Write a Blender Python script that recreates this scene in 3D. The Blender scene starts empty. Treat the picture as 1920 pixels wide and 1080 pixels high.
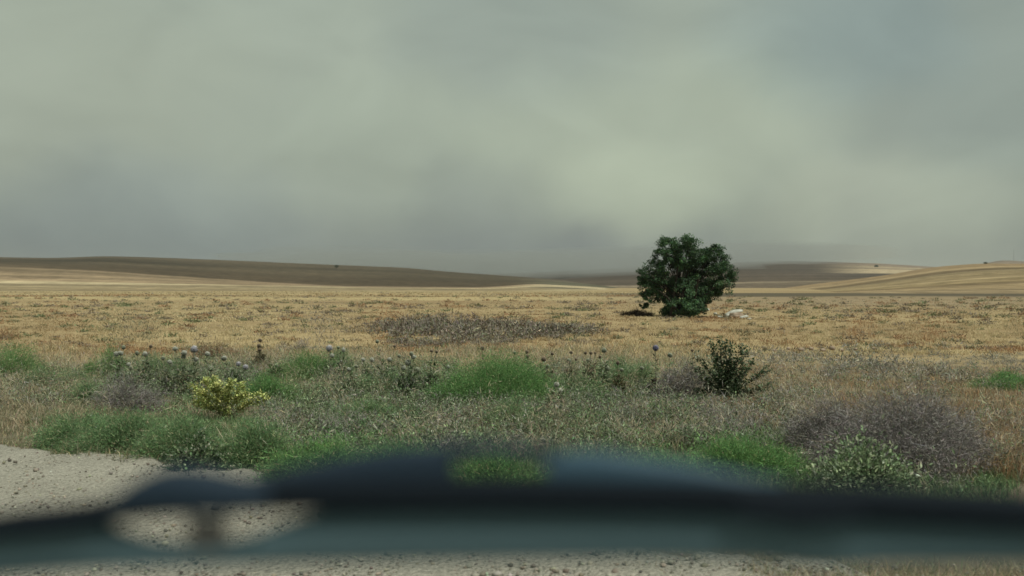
import bpy, math, random
import numpy as np
from mathutils import Vector

SC = bpy.context.scene
COL = SC.collection
R = math.radians
RNG = np.random.default_rng(11)
random.seed(11)

# ------------------------------------------------------------------ camera
FPX = 1662.0          # focal length in pixels of the 1920 px wide photograph
HZ = 535.0            # image row of the level horizon
CH = 1.5              # camera height in metres
cam_d = bpy.data.cameras.new("camera")
cam = bpy.data.objects.new("camera", cam_d)
COL.objects.link(cam)
cam_d.sensor_width = 36.0
cam_d.lens = 36.0 * FPX / 1920.0
cam_d.shift_y = (HZ - 540.0) / 1920.0
cam_d.clip_start = 0.05
cam_d.clip_end = 9000.0
cam.location = (0, 0, CH)
cam.rotation_euler = (R(90), 0, 0)
cam_d.dof.use_dof = True
cam_d.dof.focus_distance = 14.0
cam_d.dof.aperture_fstop = 2.15
SC.camera = cam

# ------------------------------------------------------------------ sky, sun, exposure
SUN_EL, SUN_AZ = 57.0, 138.0      # azimuth clockwise from +Y (view direction): from the right, a little behind
world = bpy.data.worlds.new("World")
SC.world = world
world.use_nodes = True


FLAT = 0.55        # billows are wider than tall


def pdir(px, py):
    return Vector(((px - 960) / FPX * FLAT, 1.0, (HZ - py) / FPX)).normalized()


def build_sky():
    nt = world.node_tree
    N, L = nt.nodes, nt.links
    N.clear()
    out = N.new("ShaderNodeOutputWorld")
    bg = N.new("ShaderNodeBackground")
    bg.inputs["Strength"].default_value = 0.1
    L.new(bg.outputs[0], out.inputs[0])
    sky = N.new("ShaderNodeTexSky")
    sky.sky_type = 'NISHITA'
    sky.sun_disc = False
    sky.sun_elevation = R(SUN_EL)
    sky.sun_rotation = R(SUN_AZ)
    sky.dust_density = 4.0
    tc = N.new("ShaderNodeTexCoord")
    sep = N.new("ShaderNodeSeparateXYZ")
    L.new(tc.outputs["Generated"], sep.inputs[0])
    # wispy distortion of the viewing direction
    n1 = N.new("ShaderNodeTexNoise")
    n1.inputs["Scale"].default_value = 4.5
    n1.inputs["Detail"].default_value = 4.0
    n1.inputs["Roughness"].default_value = 0.5
    L.new(tc.outputs["Generated"], n1.inputs["Vector"])
    sub = N.new("ShaderNodeVectorMath"); sub.operation = 'SUBTRACT'
    L.new(n1.outputs["Color"], sub.inputs[0]); sub.inputs[1].default_value = (0.5, 0.5, 0.5)
    scl = N.new("ShaderNodeVectorMath"); scl.operation = 'SCALE'
    L.new(sub.outputs[0], scl.inputs[0]); scl.inputs["Scale"].default_value = 0.13
    add = N.new("ShaderNodeVectorMath"); add.operation = 'ADD'
    L.new(tc.outputs["Generated"], add.inputs[0]); L.new(scl.outputs[0], add.inputs[1])
    nrm = N.new("ShaderNodeVectorMath"); nrm.operation = 'NORMALIZE'
    L.new(add.outputs[0], nrm.inputs[0])
    flat = N.new("ShaderNodeVectorMath"); flat.operation = 'MULTIPLY'
    L.new(add.outputs[0], flat.inputs[0]); flat.inputs[1].default_value = (FLAT, 1, 1)
    nrm2 = N.new("ShaderNodeVectorMath"); nrm2.operation = 'NORMALIZE'
    L.new(flat.outputs[0], nrm2.inputs[0])
    # smoke: darker and bluer along the ground, paler above
    sep2 = N.new("ShaderNodeSeparateXYZ")
    L.new(nrm.outputs[0], sep2.inputs[0])
    mr = N.new("ShaderNodeMapRange")
    mr.inputs["From Min"].default_value = -0.02
    mr.inputs["From Max"].default_value = 0.36
    L.new(sep2.outputs["Z"], mr.inputs["Value"])
    ramp = N.new("ShaderNodeValToRGB")
    cr = ramp.color_ramp
    cr.interpolation = 'B_SPLINE'
    stops = [(0.0, (.180, .200, .198)), (0.11, (.192, .214, .208)), (0.28, (.305, .336, .296)), (0.5, (.375, .415, .345)),
             (0.8, (.362, .405, .345)), (1.0, (.345, .39, .335))]
    cr.elements[0].position, cr.elements[0].color = stops[0][0], (*stops[0][1], 1)
    cr.elements[1].position, cr.elements[1].color = stops[-1][0], (*stops[-1][1], 1)
    for p, c in stops[1:-1]:
        e = cr.elements.new(p); e.color = (*c, 1)
    L.new(mr.outputs[0], ramp.inputs[0])
    cur = ramp.outputs[0]
    # large soft billows of the smoke bank
    lobes = [((1250, 270), 9.0, (.06, .066, .036)), ((1900, 90), 10.0, (-.062, -.058, -.030)), ((1660, 440), 6.0, (.075, .074, .045)), ((1880, 360), 5.0, (.03, .036, .024)),
             ((60, 120), 9.0, (.018, .014, .002)), ((920, 400), 5.0, (-.03, -.032, -.018)), ((250, 430), 6.5, (-.028, -.024, -.006)), ((1190, 340), 4.5, (.04, .042, .022)),
             ((700, 280), 6.5, (.02, .024, .010)), ((960, 60), 6.0, (-.03, -.028, -.012)), ((1560, 60), 6.0, (-.025, -.012, .008)), ((1180, 470), 4.0, (-.02, -.024, -.012)), ((560, 60), 5.0, (.012, .012, .006))]
    for (px, py), rad, amt in lobes:
        d = pdir(px, py)
        dot = N.new("ShaderNodeVectorMath"); dot.operation = 'DOT_PRODUCT'
        L.new(nrm2.outputs[0], dot.inputs[0]); dot.inputs[1].default_value = d
        m = N.new("ShaderNodeMapRange"); m.interpolation_type = 'SMOOTHERSTEP'
        m.inputs["From Min"].default_value = math.cos(R(rad)); m.inputs["From Max"].default_value = 1.0
        L.new(dot.outputs["Value"], m.inputs["Value"])
        s = N.new("ShaderNodeVectorMath"); s.operation = 'SCALE'
        s.inputs[0].default_value = amt
        L.new(m.outputs[0], s.inputs["Scale"])
        a = N.new("ShaderNodeVectorMath"); a.operation = 'ADD'
        L.new(cur, a.inputs[0]); L.new(s.outputs[0], a.inputs[1])
        cur = a.outputs[0]
    # fine uneven density, everywhere
    n2 = N.new("ShaderNodeTexNoise")
    n2.inputs["Scale"].default_value = 6.0
    n2.inputs["Detail"].default_value = 5.0
    n2.inputs["Distortion"].default_value = 0.6
    mp = N.new("ShaderNodeMapping")
    mp.inputs["Scale"].default_value = (1, 1, 1.8)
    L.new(tc.outputs["Generated"], mp.inputs[0]); L.new(mp.outputs[0], n2.inputs["Vector"])
    m2 = N.new("ShaderNodeMapRange")
    m2.inputs["From Min"].default_value = 0.3; m2.inputs["From Max"].default_value = 0.7
    m2.inputs["To Min"].default_value = 0.93; m2.inputs["To Max"].default_value = 1.07
    L.new(n2.outputs["Fac"], m2.inputs["Value"])
    s2 = N.new("ShaderNodeVectorMath"); s2.operation = 'SCALE'
    L.new(cur, s2.inputs[0]); L.new(m2.outputs[0], s2.inputs["Scale"])
    s3 = N.new("ShaderNodeVectorMath"); s3.operation = 'SCALE'
    L.new(s2.outputs[0], s3.inputs[0]); s3.inputs["Scale"].default_value = 10.0     # background strength is 0.1
    mix = N.new("ShaderNodeMix"); mix.data_type = 'RGBA'
    mix.inputs["Factor"].default_value = 0.96      # the smoke veils nearly all of the clear sky
    L.new(sky.outputs[0], mix.inputs["A"]); L.new(s3.outputs[0], mix.inputs["B"])
    L.new(mix.outputs["Result"], bg.inputs["Color"])


build_sky()
sun_d = bpy.data.lights.new("sun", 'SUN')
sun_d.energy = 3.3
sun_d.angle = R(1.2)
sun_d.color = (1.0, 0.95, 0.86)
sun = bpy.data.objects.new("sun", sun_d)
COL.objects.link(sun)
sd = Vector((math.sin(R(SUN_AZ)) * math.cos(R(SUN_EL)), math.cos(R(SUN_AZ)) * math.cos(R(SUN_EL)), math.sin(R(SUN_EL))))
sun.rotation_euler = (-sd).to_track_quat('-Z', 'Y').to_euler()
sun.location = sd * 60

vs = SC.view_settings
vs.view_transform = 'Standard'
vs.look = 'None'
vs.exposure = 0.0
vs.gamma = 1.0
vs.use_curve_mapping = False
SC.render.engine = 'CYCLES'
cy = SC.cycles
cy.use_denoising = True
cy.max_bounces = 6
cy.diffuse_bounces = 3
cy.transmission_bounces = 3
cy.glossy_bounces = 2
cy.transparent_max_bounces = 8
cy.volume_bounces = 1

# ------------------------------------------------------------------ helpers


def gd(py):
    """distance along the flat ground of image row py"""
    return CH * FPX / (py - HZ)


def gp(px, py, z=0.0):
    d = (CH - z) * FPX / (py - HZ)
    return np.array([(px - 960) / FPX * d, d, z])


def at(px, py, d):
    return np.array([(px - 960) / FPX * d, d, CH + (HZ - py) / FPX * d])


def tag(o, label=None, cat=None, group=None, kind=None):
    if label: o["label"] = label
    if cat: o["category"] = cat
    if group: o["group"] = group
    if kind: o["kind"] = kind
    return o


def empty(name, loc):
    o = bpy.data.objects.new(name, None)
    o.empty_display_size = 0.1
    o.location = loc
    COL.objects.link(o)
    return o


def mesh_obj(name, v, f, mat, parent=None, col=None, smooth=False, uv=None):
    """v Nx3 world coordinates, f MxK faces"""
    v = np.asarray(v, dtype=np.float32)
    if parent is not None:
        v = v - np.array(parent.location, dtype=np.float32)
    f = np.asarray(f, dtype=np.int32)
    me = bpy.data.meshes.new(name)
    me.vertices.add(len(v)); me.vertices.foreach_set("co", v.ravel())
    k = f.shape[1]
    me.loops.add(f.size); me.loops.foreach_set("vertex_index", f.ravel())
    me.polygons.add(len(f))
    me.polygons.foreach_set("loop_start", np.arange(0, f.size, k, dtype=np.int32))
    me.polygons.foreach_set("loop_total", np.full(len(f), k, dtype=np.int32))
    if smooth:
        me.polygons.foreach_set("use_smooth", np.ones(len(f), dtype=bool))
    if uv is not None:
        lay = me.uv_layers.new(name="UVMap")
        lay.data.foreach_set("uv", np.asarray(uv, dtype=np.float32)[f.ravel()].ravel())
    me.update(calc_edges=True)
    if col is not None:
        at_ = me.color_attributes.new("Col", 'FLOAT_COLOR', 'POINT')
        c4 = np.ones((len(v), 4), dtype=np.float32); c4[:, :3] = col
        at_.data.foreach_set("color", c4.ravel())
    me.materials.append(mat)
    o = bpy.data.objects.new(name, me)
    COL.objects.link(o)
    if parent is not None:
        o.parent = parent
    return o


class Geo:
    """collects triangle batches with per-vertex colour"""

    def __init__(s):
        s.v, s.f, s.c, s.n = [], [], [], 0

    def add(s, v, f, c):
        s.v.append(v); s.f.append(f + s.n); s.c.append(np.broadcast_to(c, (len(v), 3)) if np.ndim(c) == 1 else c); s.n += len(v)

    def build(s, name, mat, parent=None, smooth=False):
        return mesh_obj(name, np.concatenate(s.v), np.concatenate(s.f), mat, parent, np.concatenate(s.c), smooth)


def unit(a):
    return a / np.maximum(np.linalg.norm(a, axis=1, keepdims=True), 1e-9)


def rand_dirs(n, rng=RNG):
    return unit(rng.normal(size=(n, 3)))


def blades(base, h, w, lean, col, rng=RNG):
    """curved grass blades: base Nx3, heights, widths, horizontal lean length (fraction of h), colours Nx3"""
    n = len(base)
    a = rng.uniform(0, 2 * np.pi, n)
    ld = np.stack([np.cos(a), np.sin(a), np.zeros(n)], 1)
    b = rng.uniform(0, np.pi, n)
    side = np.stack([np.cos(b), np.sin(b), np.zeros(n)], 1) * (w * 0.5)[:, None]
    up = np.zeros((n, 3)); up[:, 2] = 1
    mid = base + up * (h * .55)[:, None] + ld * (h * lean * .3)[:, None]
    tip = base + up * (h * (1 - .25 * lean))[:, None] + ld * (h * lean)[:, None]
    v = np.stack([base - side, base + side, mid - side * .8, mid + side * .8, tip], 1).reshape(-1, 3)
    t = np.array([[0, 1, 3], [0, 3, 2], [2, 3, 4]])
    f = (np.arange(n)[:, None, None] * 5 + t[None]).reshape(-1, 3)
    return v, f, np.repeat(col, 5, axis=0)


def leaves(cen, dirs, nor, ln, wd, col):
    """folded diamond leaves starting at cen and running along dirs"""
    n = len(cen)
    s = unit(np.cross(dirs, nor))
    nn = np.cross(s, dirs)
    ln, wd = ln[:, None], wd[:, None]
    v = np.stack([cen, cen + dirs * ln * .45 + s * wd * .5 + nn * wd * .15, cen + dirs * ln - nn * wd * .2,
                  cen + dirs * ln * .45 - s * wd * .5 + nn * wd * .15], 1).reshape(-1, 3)
    t = np.array([[0, 1, 2], [0, 2, 3]])
    f = (np.arange(n)[:, None, None] * 4 + t[None]).reshape(-1, 3)
    return v, f, np.repeat(col, 4, axis=0)


def needles(a, b, w, col, rng=RNG):
    """thin triangles from a to b"""
    n = len(a)
    d = b - a
    s = unit(np.cross(d, rng.normal(size=(n, 3)))) * (w * .5)[:, None]
    v = np.stack([a - s, a + s, b], 1).reshape(-1, 3)
    f = np.arange(n * 3).reshape(-1, 3)
    return v, f, np.repeat(col, 3, axis=0)


def tube(pts, rad, sides=6):
    """tapered tube through pts"""
    pts = np.asarray(pts, float); n = len(pts)
    rad = np.broadcast_to(np.asarray(rad, float), (n,))
    tang = unit(np.gradient(pts, axis=0))
    ref = np.array([0.3, 1.0, 0.1])
    s = unit(np.cross(tang, ref)); u = np.cross(s, tang)
    an = np.linspace(0, 2 * np.pi, sides, endpoint=False)
    v = (pts[:, None] + (s[:, None] * np.cos(an)[None, :, None] + u[:, None] * np.sin(an)[None, :, None]) * rad[:, None, None]).reshape(-1, 3)
    f = []
    for i in range(n - 1):
        for j in range(sides):
            k = (j + 1) % sides
            p, q, r_, t = i * sides + j, i * sides + k, (i + 1) * sides + k, (i + 1) * sides + j
            f += [[p, q, r_], [p, r_, t]]
    return v, np.array(f)


def ico(sub=1):
    p = (1 + 5 ** .5) / 2
    v = np.array([[-1, p, 0], [1, p, 0], [-1, -p, 0], [1, -p, 0], [0, -1, p], [0, 1, p], [0, -1, -p], [0, 1, -p], [p, 0, -1], [p, 0, 1], [-p, 0, -1], [-p, 0, 1]], float)
    f = [[0, 11, 5], [0, 5, 1], [0, 1, 7], [0, 7, 10], [0, 10, 11], [1, 5, 9], [5, 11, 4], [11, 10, 2], [10, 7, 6], [7, 1, 8],
         [3, 9, 4], [3, 4, 2], [3, 2, 6], [3, 6, 8], [3, 8, 9], [4, 9, 5], [2, 4, 11], [6, 2, 10], [8, 6, 7], [9, 8, 1]]
    v = [x / np.linalg.norm(x) for x in v]
    for _ in range(sub):
        cache, nf = {}, []
        def mid(a, b):
            k = (min(a, b), max(a, b))
            if k not in cache:
                m = v[a] + v[b]; v.append(m / np.linalg.norm(m)); cache[k] = len(v) - 1
            return cache[k]
        for a, b, c in f:
            x, y, z = mid(a, b), mid(b, c), mid(c, a)
            nf += [[a, x, z], [b, y, x], [c, z, y], [x, y, z]]
        f = nf
    return np.array(v), np.array(f)


ICO0, ICO1, ICO2, ICO3 = ico(0), ico(1), ico(2), ico(3)
_ph = np.random.default_rng(5).uniform(0, 6.28, (24, 2))
_dr = np.random.default_rng(6).normal(size=(24, 2))


def vnoise(x, y, scale, k=0):
    """smooth pseudo noise in about -1..1, feature size ~ scale metres"""
    r = np.zeros_like(x)
    for i in range(8):
        j = (i + k * 5) % 24
        d = _dr[j] / np.linalg.norm(_dr[j]) * (0.7 + .13 * i)
        r += np.sin((x * d[0] + y * d[1]) * 6.28 / scale + _ph[j, 0] + 1.3 * np.sin((x * d[1] - y * d[0]) * 3.1 / scale + _ph[j, 1]))
    return r / 4.0


def vary(base, n, s=.2, rng=RNG):
    """n colours around base: brightness spread s and a little hue spread"""
    k = rng.lognormal(0, s, (n, 1))
    return np.clip(np.asarray(base)[None] * k * rng.normal(1, .06, (n, 3)), .004, .8)


def pick(cols, wts, n, s=.18, rng=RNG):
    i = rng.choice(len(cols), n, p=np.asarray(wts) / np.sum(wts))
    return np.clip(np.asarray(cols)[i] * rng.lognormal(0, s, (n, 1)) * rng.normal(1, .05, (n, 3)), .004, .8)


def gz(x, y):
    """gentle unevenness of the near ground"""
    fade = np.clip((y - 9.0) / 10.0, 0, 1) * np.clip((160 - y) / 60.0, 0, 1)
    return (vnoise(x, y, 14.0) * .06 + vnoise(x, y, 5.0, 2) * .025) * fade


def screen_pts(px0, px1, py0, py1, n, rng=RNG):
    """ground points spread over a stretch of ground given by rows and columns of the photograph"""
    px = rng.uniform(px0, px1, n); py = rng.uniform(py0, py1, n)
    d = CH * FPX / (py - HZ) * rng.normal(1, .012, n)
    x = (px - 960) / FPX * d
    return np.stack([x, d, gz(x, d)], 1)

# ------------------------------------------------------------------ materials


def plant_mat(name, trans=.25, rough=.65, spec=.2):
    m = bpy.data.materials.new(name); m.use_nodes = True
    nt = m.node_tree; N, L = nt.nodes, nt.links
    b = N["Principled BSDF"]
    b.inputs["Roughness"].default_value = rough
    b.inputs["Specular IOR Level"].default_value = spec
    a = N.new("ShaderNodeAttribute"); a.attribute_name = "Col"
    L.new(a.outputs["Color"], b.inputs["Base Color"])
    if trans > 0:
        t = N.new("ShaderNodeBsdfTranslucent")
        L.new(a.outputs["Color"], t.inputs["Color"])
        mx = N.new("ShaderNodeMixShader"); mx.inputs[0].default_value = trans
        L.new(b.outputs[0], mx.inputs[1]); L.new(t.outputs[0], mx.inputs[2])
        L.new(mx.outputs[0], N["Material Output"].inputs[0])
    return m


def noise_mat(name, c1, c2, scale, rough=.9, bump=0.0, bscale=None, detail=5, spec=.15):
    m = bpy.data.materials.new(name); m.use_nodes = True
    nt = m.node_tree; N, L = nt.nodes, nt.links
    b = N["Principled BSDF"]
    b.inputs["Roughness"].default_value = rough
    b.inputs["Specular IOR Level"].default_value = spec
    g = N.new("ShaderNodeNewGeometry")
    n = N.new("ShaderNodeTexNoise"); n.inputs["Scale"].default_value = scale; n.inputs["Detail"].default_value = detail
    L.new(g.outputs["Position"], n.inputs["Vector"])
    r = N.new("ShaderNodeValToRGB")
    r.color_ramp.elements[0].position = .35; r.color_ramp.elements[0].color = (*c1, 1)
    r.color_ramp.elements[1].position = .65; r.color_ramp.elements[1].color = (*c2, 1)
    L.new(n.outputs["Fac"], r.inputs[0]); L.new(r.outputs[0], b.inputs["Base Color"])
    if bump:
        n2 = N.new("ShaderNodeTexNoise"); n2.inputs["Scale"].default_value = bscale or scale * 3; n2.inputs["Detail"].default_value = 6
        L.new(g.outputs["Position"], n2.inputs["Vector"])
        bp = N.new("ShaderNodeBump"); bp.inputs["Strength"].default_value = 1.0; bp.inputs["Distance"].default_value = bump
        L.new(n2.outputs["Fac"], bp.inputs["Height"]); L.new(bp.outputs[0], b.inputs["Normal"])
    return m


M_LEAF = plant_mat("leaf", .22, .55, .3)
M_SOFT = plant_mat("soft_leaf", .5, .8, .1)
M_GRASS = plant_mat("grass", .38, .7, .12)
M_TWIG = plant_mat("twig", 0, .85, .1)
M_FLOWER = plant_mat("flower", .1, .7, .15)
M_BARK = noise_mat("bark", (.025, .022, .018), (.05, .043, .035), 9.0, .95, .02)
M_PALE = noise_mat("pale_stone", (.33, .33, .28), (.56, .55, .49), 6.0, .9, .01)
M_ROCK = noise_mat("rock", (.24, .18, .135), (.36, .29, .225), 8.0, .95, .01)


def ground_mat():
    """dry field: soil and stubble whose colour changes in patches, with paler mown strips across it"""
    m = bpy.data.materials.new("dry_field"); m.use_nodes = True
    nt = m.node_tree; N, L = nt.nodes, nt.links
    b = N["Principled BSDF"]; b.inputs["Roughness"].default_value = .95; b.inputs["Specular IOR Level"].default_value = .08
    g = N.new("ShaderNodeNewGeometry")

    def noise(scale, detail=4, sx=1, sy=1, rough=.55):
        mp = N.new("ShaderNodeMapping"); mp.inputs["Scale"].default_value = (sx, sy, 1)
        n = N.new("ShaderNodeTexNoise"); n.inputs["Scale"].default_value = scale; n.inputs["Detail"].default_value = detail; n.inputs["Roughness"].default_value = rough
        L.new(g.outputs["Position"], mp.inputs[0]); L.new(mp.outputs[0], n.inputs["Vector"])
        return n.outputs["Fac"]

    def ramp(fac, stops, interp='LINEAR'):
        r = N.new("ShaderNodeValToRGB"); cr = r.color_ramp; cr.interpolation = interp
        cr.elements[0].position = stops[0][0]; cr.elements[0].color = (*stops[0][1], 1)
        cr.elements[1].position = stops[-1][0]; cr.elements[1].color = (*stops[-1][1], 1)
        for p, c in stops[1:-1]:
            cr.elements.new(p).color = (*c, 1)
        L.new(fac, r.inputs[0]); return r.outputs[0]

    def mix(f, a, b_):
        x = N.new("ShaderNodeMix"); x.data_type = 'RGBA'
        if isinstance(f, float): x.inputs["Factor"].default_value = f
        else: L.new(f, x.inputs["Factor"])
        for s, v in (("A", a), ("B", b_)):
            if isinstance(v, tuple): x.inputs[s].default_value = (*v, 1)
            else: L.new(v, x.inputs[s])
        return x.outputs["Result"]

    def band(val, lo, hi, soft):
        a = N.new("ShaderNodeMapRange"); a.interpolation_type = 'SMOOTHSTEP'
        a.inputs["From Min"].default_value = lo - soft; a.inputs["From Max"].default_value = lo + soft
        L.new(val, a.inputs["Value"])
        c = N.new("ShaderNodeMapRange"); c.interpolation_type = 'SMOOTHSTEP'
        c.inputs["From Min"].default_value = hi - soft; c.inputs["From Max"].default_value = hi + soft
        c.inputs["To Min"].default_value = 1; c.inputs["To Max"].default_value = 0
        L.new(val, c.inputs["Value"])
        k = N.new("ShaderNodeMath"); k.operation = 'MULTIPLY'
        L.new(a.outputs[0], k.inputs[0]); L.new(c.outputs[0], k.inputs[1]); return k.outputs[0]

    base = ramp(noise(.06, 7, .35, 1.2, .62), [(.3, (.19, .135, .075)), (.46, (.30, .22, .12)), (.58, (.40, .31, .17)), (.72, (.25, .155, .085))])
    speck = ramp(noise(2.3, 6), [(.32, (.10, .075, .045)), (.5, (.30, .225, .125)), (.68, (.48, .39, .22))])
    c = mix(.34, base, speck)
    sep = N.new("ShaderNodeSeparateXYZ"); L.new(g.outputs["Position"], sep.inputs[0])
    # wavering distance for the strip edges
    wv = N.new("ShaderNodeMath"); wv.operation = 'MULTIPLY_ADD'
    L.new(noise(.03, 4, 1, 1.6), wv.inputs[0]); wv.inputs[1].default_value = 34.0
    ad = N.new("ShaderNodeMath"); ad.operation = 'SUBTRACT'; L.new(sep.outputs["Y"], ad.inputs[0]); ad.inputs[1].default_value = 17.0
    L.new(ad.outputs[0], wv.inputs[2])
    y = wv.outputs[0]
    left = N.new("ShaderNodeMapRange"); left.interpolation_type = 'SMOOTHSTEP'
    left.inputs["From Min"].default_value = 0.0; left.inputs["From Max"].default_value = 26.0
    left.inputs["To Min"].default_value = 1.0; left.inputs["To Max"].default_value = 0.0
    L.new(sep.outputs["X"], left.inputs["Value"])

    def times(a, k):
        x = N.new("ShaderNodeMath"); x.operation = 'MULTIPLY'
        L.new(a, x.inputs[0])
        if isinstance(k, float): x.inputs[1].default_value = k
        else: L.new(k, x.inputs[1])
        return x.outputs[0]
    # straw-yellow strips left, grey plough land right, as fields lie
    c = mix(times(times(band(y, 92, 112, 8), left.outputs[0]), .6), c, (.47, .38, .20))
    c = mix(times(times(band(y, 135, 165, 8), left.outputs[0]), .6), c, (.44, .35, .19))
    c = mix(times(times(band(y, 190, 340, 15), left.outputs[0]), .6), c, (.36, .29, .17))
    rt = N.new("ShaderNodeMath"); rt.operation = 'SUBTRACT'; rt.inputs[0].default_value = 1.0; L.new(left.outputs[0], rt.inputs[1])
    c = mix(times(times(band(y, 60, 118, 10), rt.outputs[0]), .55), c, (.235, .185, .13))
    c = mix(times(times(band(y, 118, 172, 9), rt.outputs[0]), .9), c, (.075, .066, .05))
    # bare grey-brown soil under the roadside weeds
    near = N.new("ShaderNodeMapRange"); near.interpolation_type = 'SMOOTHSTEP'
    near.inputs["From Min"].default_value = 9.0; near.inputs["From Max"].default_value = 22.0
    near.inputs["To Min"].default_value = .85; near.inputs["To Max"].default_value = 0.0
    L.new(sep.outputs["Y"], near.inputs["Value"])
    soil = ramp(noise(3.0, 6), [(.3, (.07, .063, .045)), (.5, (.13, .115, .085)), (.7, (.21, .185, .14))])
    c = mix(near.outputs[0], c, soil)
    L.new(c, b.inputs["Base Color"])
    bp = N.new("ShaderNodeBump"); bp.inputs["Strength"].default_value = .9; bp.inputs["Distance"].default_value = .06
    L.new(noise(2.5, 8), bp.inputs["Height"]); L.new(bp.outputs[0], b.inputs["Normal"])
    return m


def hill_mat(name, stops, tint=None, u_mix=None, amp=.35, vs_=26.0, us=5.0, warp=.12):
    """field strips along the slope: UV v runs up the slope, u along it"""
    m = bpy.data.materials.new(name); m.use_nodes = True
    nt = m.node_tree; N, L = nt.nodes, nt.links
    b = N["Principled BSDF"]; b.inputs["Roughness"].default_value = .95; b.inputs["Specular IOR Level"].default_value = .05
    uv = N.new("ShaderNodeUVMap"); sep = N.new("ShaderNodeSeparateXYZ"); L.new(uv.outputs[0], sep.inputs[0])
    n0 = N.new("ShaderNodeTexNoise"); n0.inputs["Scale"].default_value = 5.0; n0.inputs["Detail"].default_value = 3
    L.new(uv.outputs[0], n0.inputs["Vector"])
    w = N.new("ShaderNodeMath"); w.operation = 'MULTIPLY_ADD'; L.new(n0.outputs["Fac"], w.inputs[0]); w.inputs[1].default_value = warp
    o = N.new("ShaderNodeMath"); o.operation = 'SUBTRACT'; L.new(sep.outputs["Y"], o.inputs[0]); o.inputs[1].default_value = warp * .5
    L.new(o.outputs[0], w.inputs[2])

    def ramp(st):
        r = N.new("ShaderNodeValToRGB"); cr = r.color_ramp
        vmax = 4.0
        mr = N.new("ShaderNodeMath"); mr.operation = 'DIVIDE'; mr.inputs[1].default_value = vmax
        L.new(w.outputs[0], mr.inputs[0])
        cr.elements[0].position = st[0][0] / vmax; cr.elements[0].color = (*st[0][1], 1)
        cr.elements[1].position = st[-1][0] / vmax; cr.elements[1].color = (*st[-1][1], 1)
        for p, c in st[1:-1]:
            cr.elements.new(p / vmax).color = (*c, 1)
        L.new(mr.outputs[0], r.inputs[0]); return r.outputs[0]
    c = ramp(stops)
    if u_mix:
        (u0, u1), st2 = u_mix
        mu = N.new("ShaderNodeMapRange"); mu.interpolation_type = 'SMOOTHSTEP'
        mu.inputs["From Min"].default_value = u0; mu.inputs["From Max"].default_value = u1
        L.new(sep.outputs["X"], mu.inputs["Value"])
        x = N.new("ShaderNodeMix"); x.data_type = 'RGBA'
        L.new(mu.outputs[0], x.inputs["Factor"]); L.new(c, x.inputs["A"]); L.new(ramp(st2), x.inputs["B"])
        c = x.outputs["Result"]
    mp = N.new("ShaderNodeMapping"); mp.inputs["Scale"].default_value = (us, vs_ / 4, 1); mp.inputs["Rotation"].default_value = (0, 0, .06)
    L.new(uv.outputs[0], mp.inputs[0])
    n1 = N.new("ShaderNodeTexNoise"); n1.inputs["Scale"].default_value = 1.0; n1.inputs["Detail"].default_value = 3.5; n1.inputs["Roughness"].default_value = .6
    L.new(mp.outputs[0], n1.inputs["Vector"])
    k = N.new("ShaderNodeMapRange"); k.inputs["From Min"].default_value = .33; k.inputs["From Max"].default_value = .67
    k.inputs["To Min"].default_value = 1 - amp; k.inputs["To Max"].default_value = 1 + amp
    L.new(n1.outputs["Fac"], k.inputs["Value"])
    s = N.new("ShaderNodeVectorMath"); s.operation = 'SCALE'; L.new(c, s.inputs[0]); L.new(k.outputs[0], s.inputs["Scale"])
    # tussocks and clods
    g = N.new("ShaderNodeNewGeometry")
    n2 = N.new("ShaderNodeTexNoise"); n2.inputs["Scale"].default_value = .16; n2.inputs["Detail"].default_value = 5; n2.inputs["Roughness"].default_value = .7
    L.new(g.outputs["Position"], n2.inputs["Vector"])
    k2 = N.new("ShaderNodeMapRange"); k2.inputs["From Min"].default_value = .35; k2.inputs["From Max"].default_value = .65
    k2.inputs["To Min"].default_value = .66; k2.inputs["To Max"].default_value = 1.3
    L.new(n2.outputs["Fac"], k2.inputs["Value"])
    s2 = N.new("ShaderNodeVectorMath"); s2.operation = 'SCALE'; L.new(s.outputs[0], s2.inputs[0]); L.new(k2.outputs[0], s2.inputs["Scale"])
    L.new(s2.outputs[0], b.inputs["Base Color"])
    return m

# ------------------------------------------------------------------ setting: ground, shoulder, hills


def build_ground():
    ys = np.concatenate([np.linspace(-12, 4, 9), np.linspace(4.4, 40, 110), np.geomspace(41, 3000, 70)])
    us = np.linspace(-1.25, 1.25, 121)
    X = us[None] * (np.maximum(ys, 0)[:, None] * .9 + 22)
    Y = np.repeat(ys[:, None], len(us), 1)
    Z = gz(X, Y)
    v = np.stack([X, Y, Z], 2).reshape(-1, 3)
    n = len(us)
    i, j = np.meshgrid(np.arange(len(ys) - 1), np.arange(n - 1), indexing='ij')
    a = (i * n + j).ravel()
    f = np.stack([a, a + 1, a + n + 1, a + n], 1)
    o = mesh_obj("ground", v, f, ground_mat(), smooth=True)
    tag(o, kind="structure")


GE = np.array([(-14, 10.2), (-7.5, 9.0), (-4.75, 8.25), (-3.07, 7.75), (-2.2, 7.2), (-.9, 6.3), (-.2, 5.75), (1.03, 5.05), (1.7, 4.75), (2.6, 4.45), (5, 4.0), (14, 3.2)])


def shoulder_edge(x):
    return np.interp(x, GE[:, 0], GE[:, 1]) + .10 * np.sin(x * 5.1) + .07 * np.sin(x * 11.7 + 1) + .04 * np.sin(x * 29 + 2)


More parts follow.
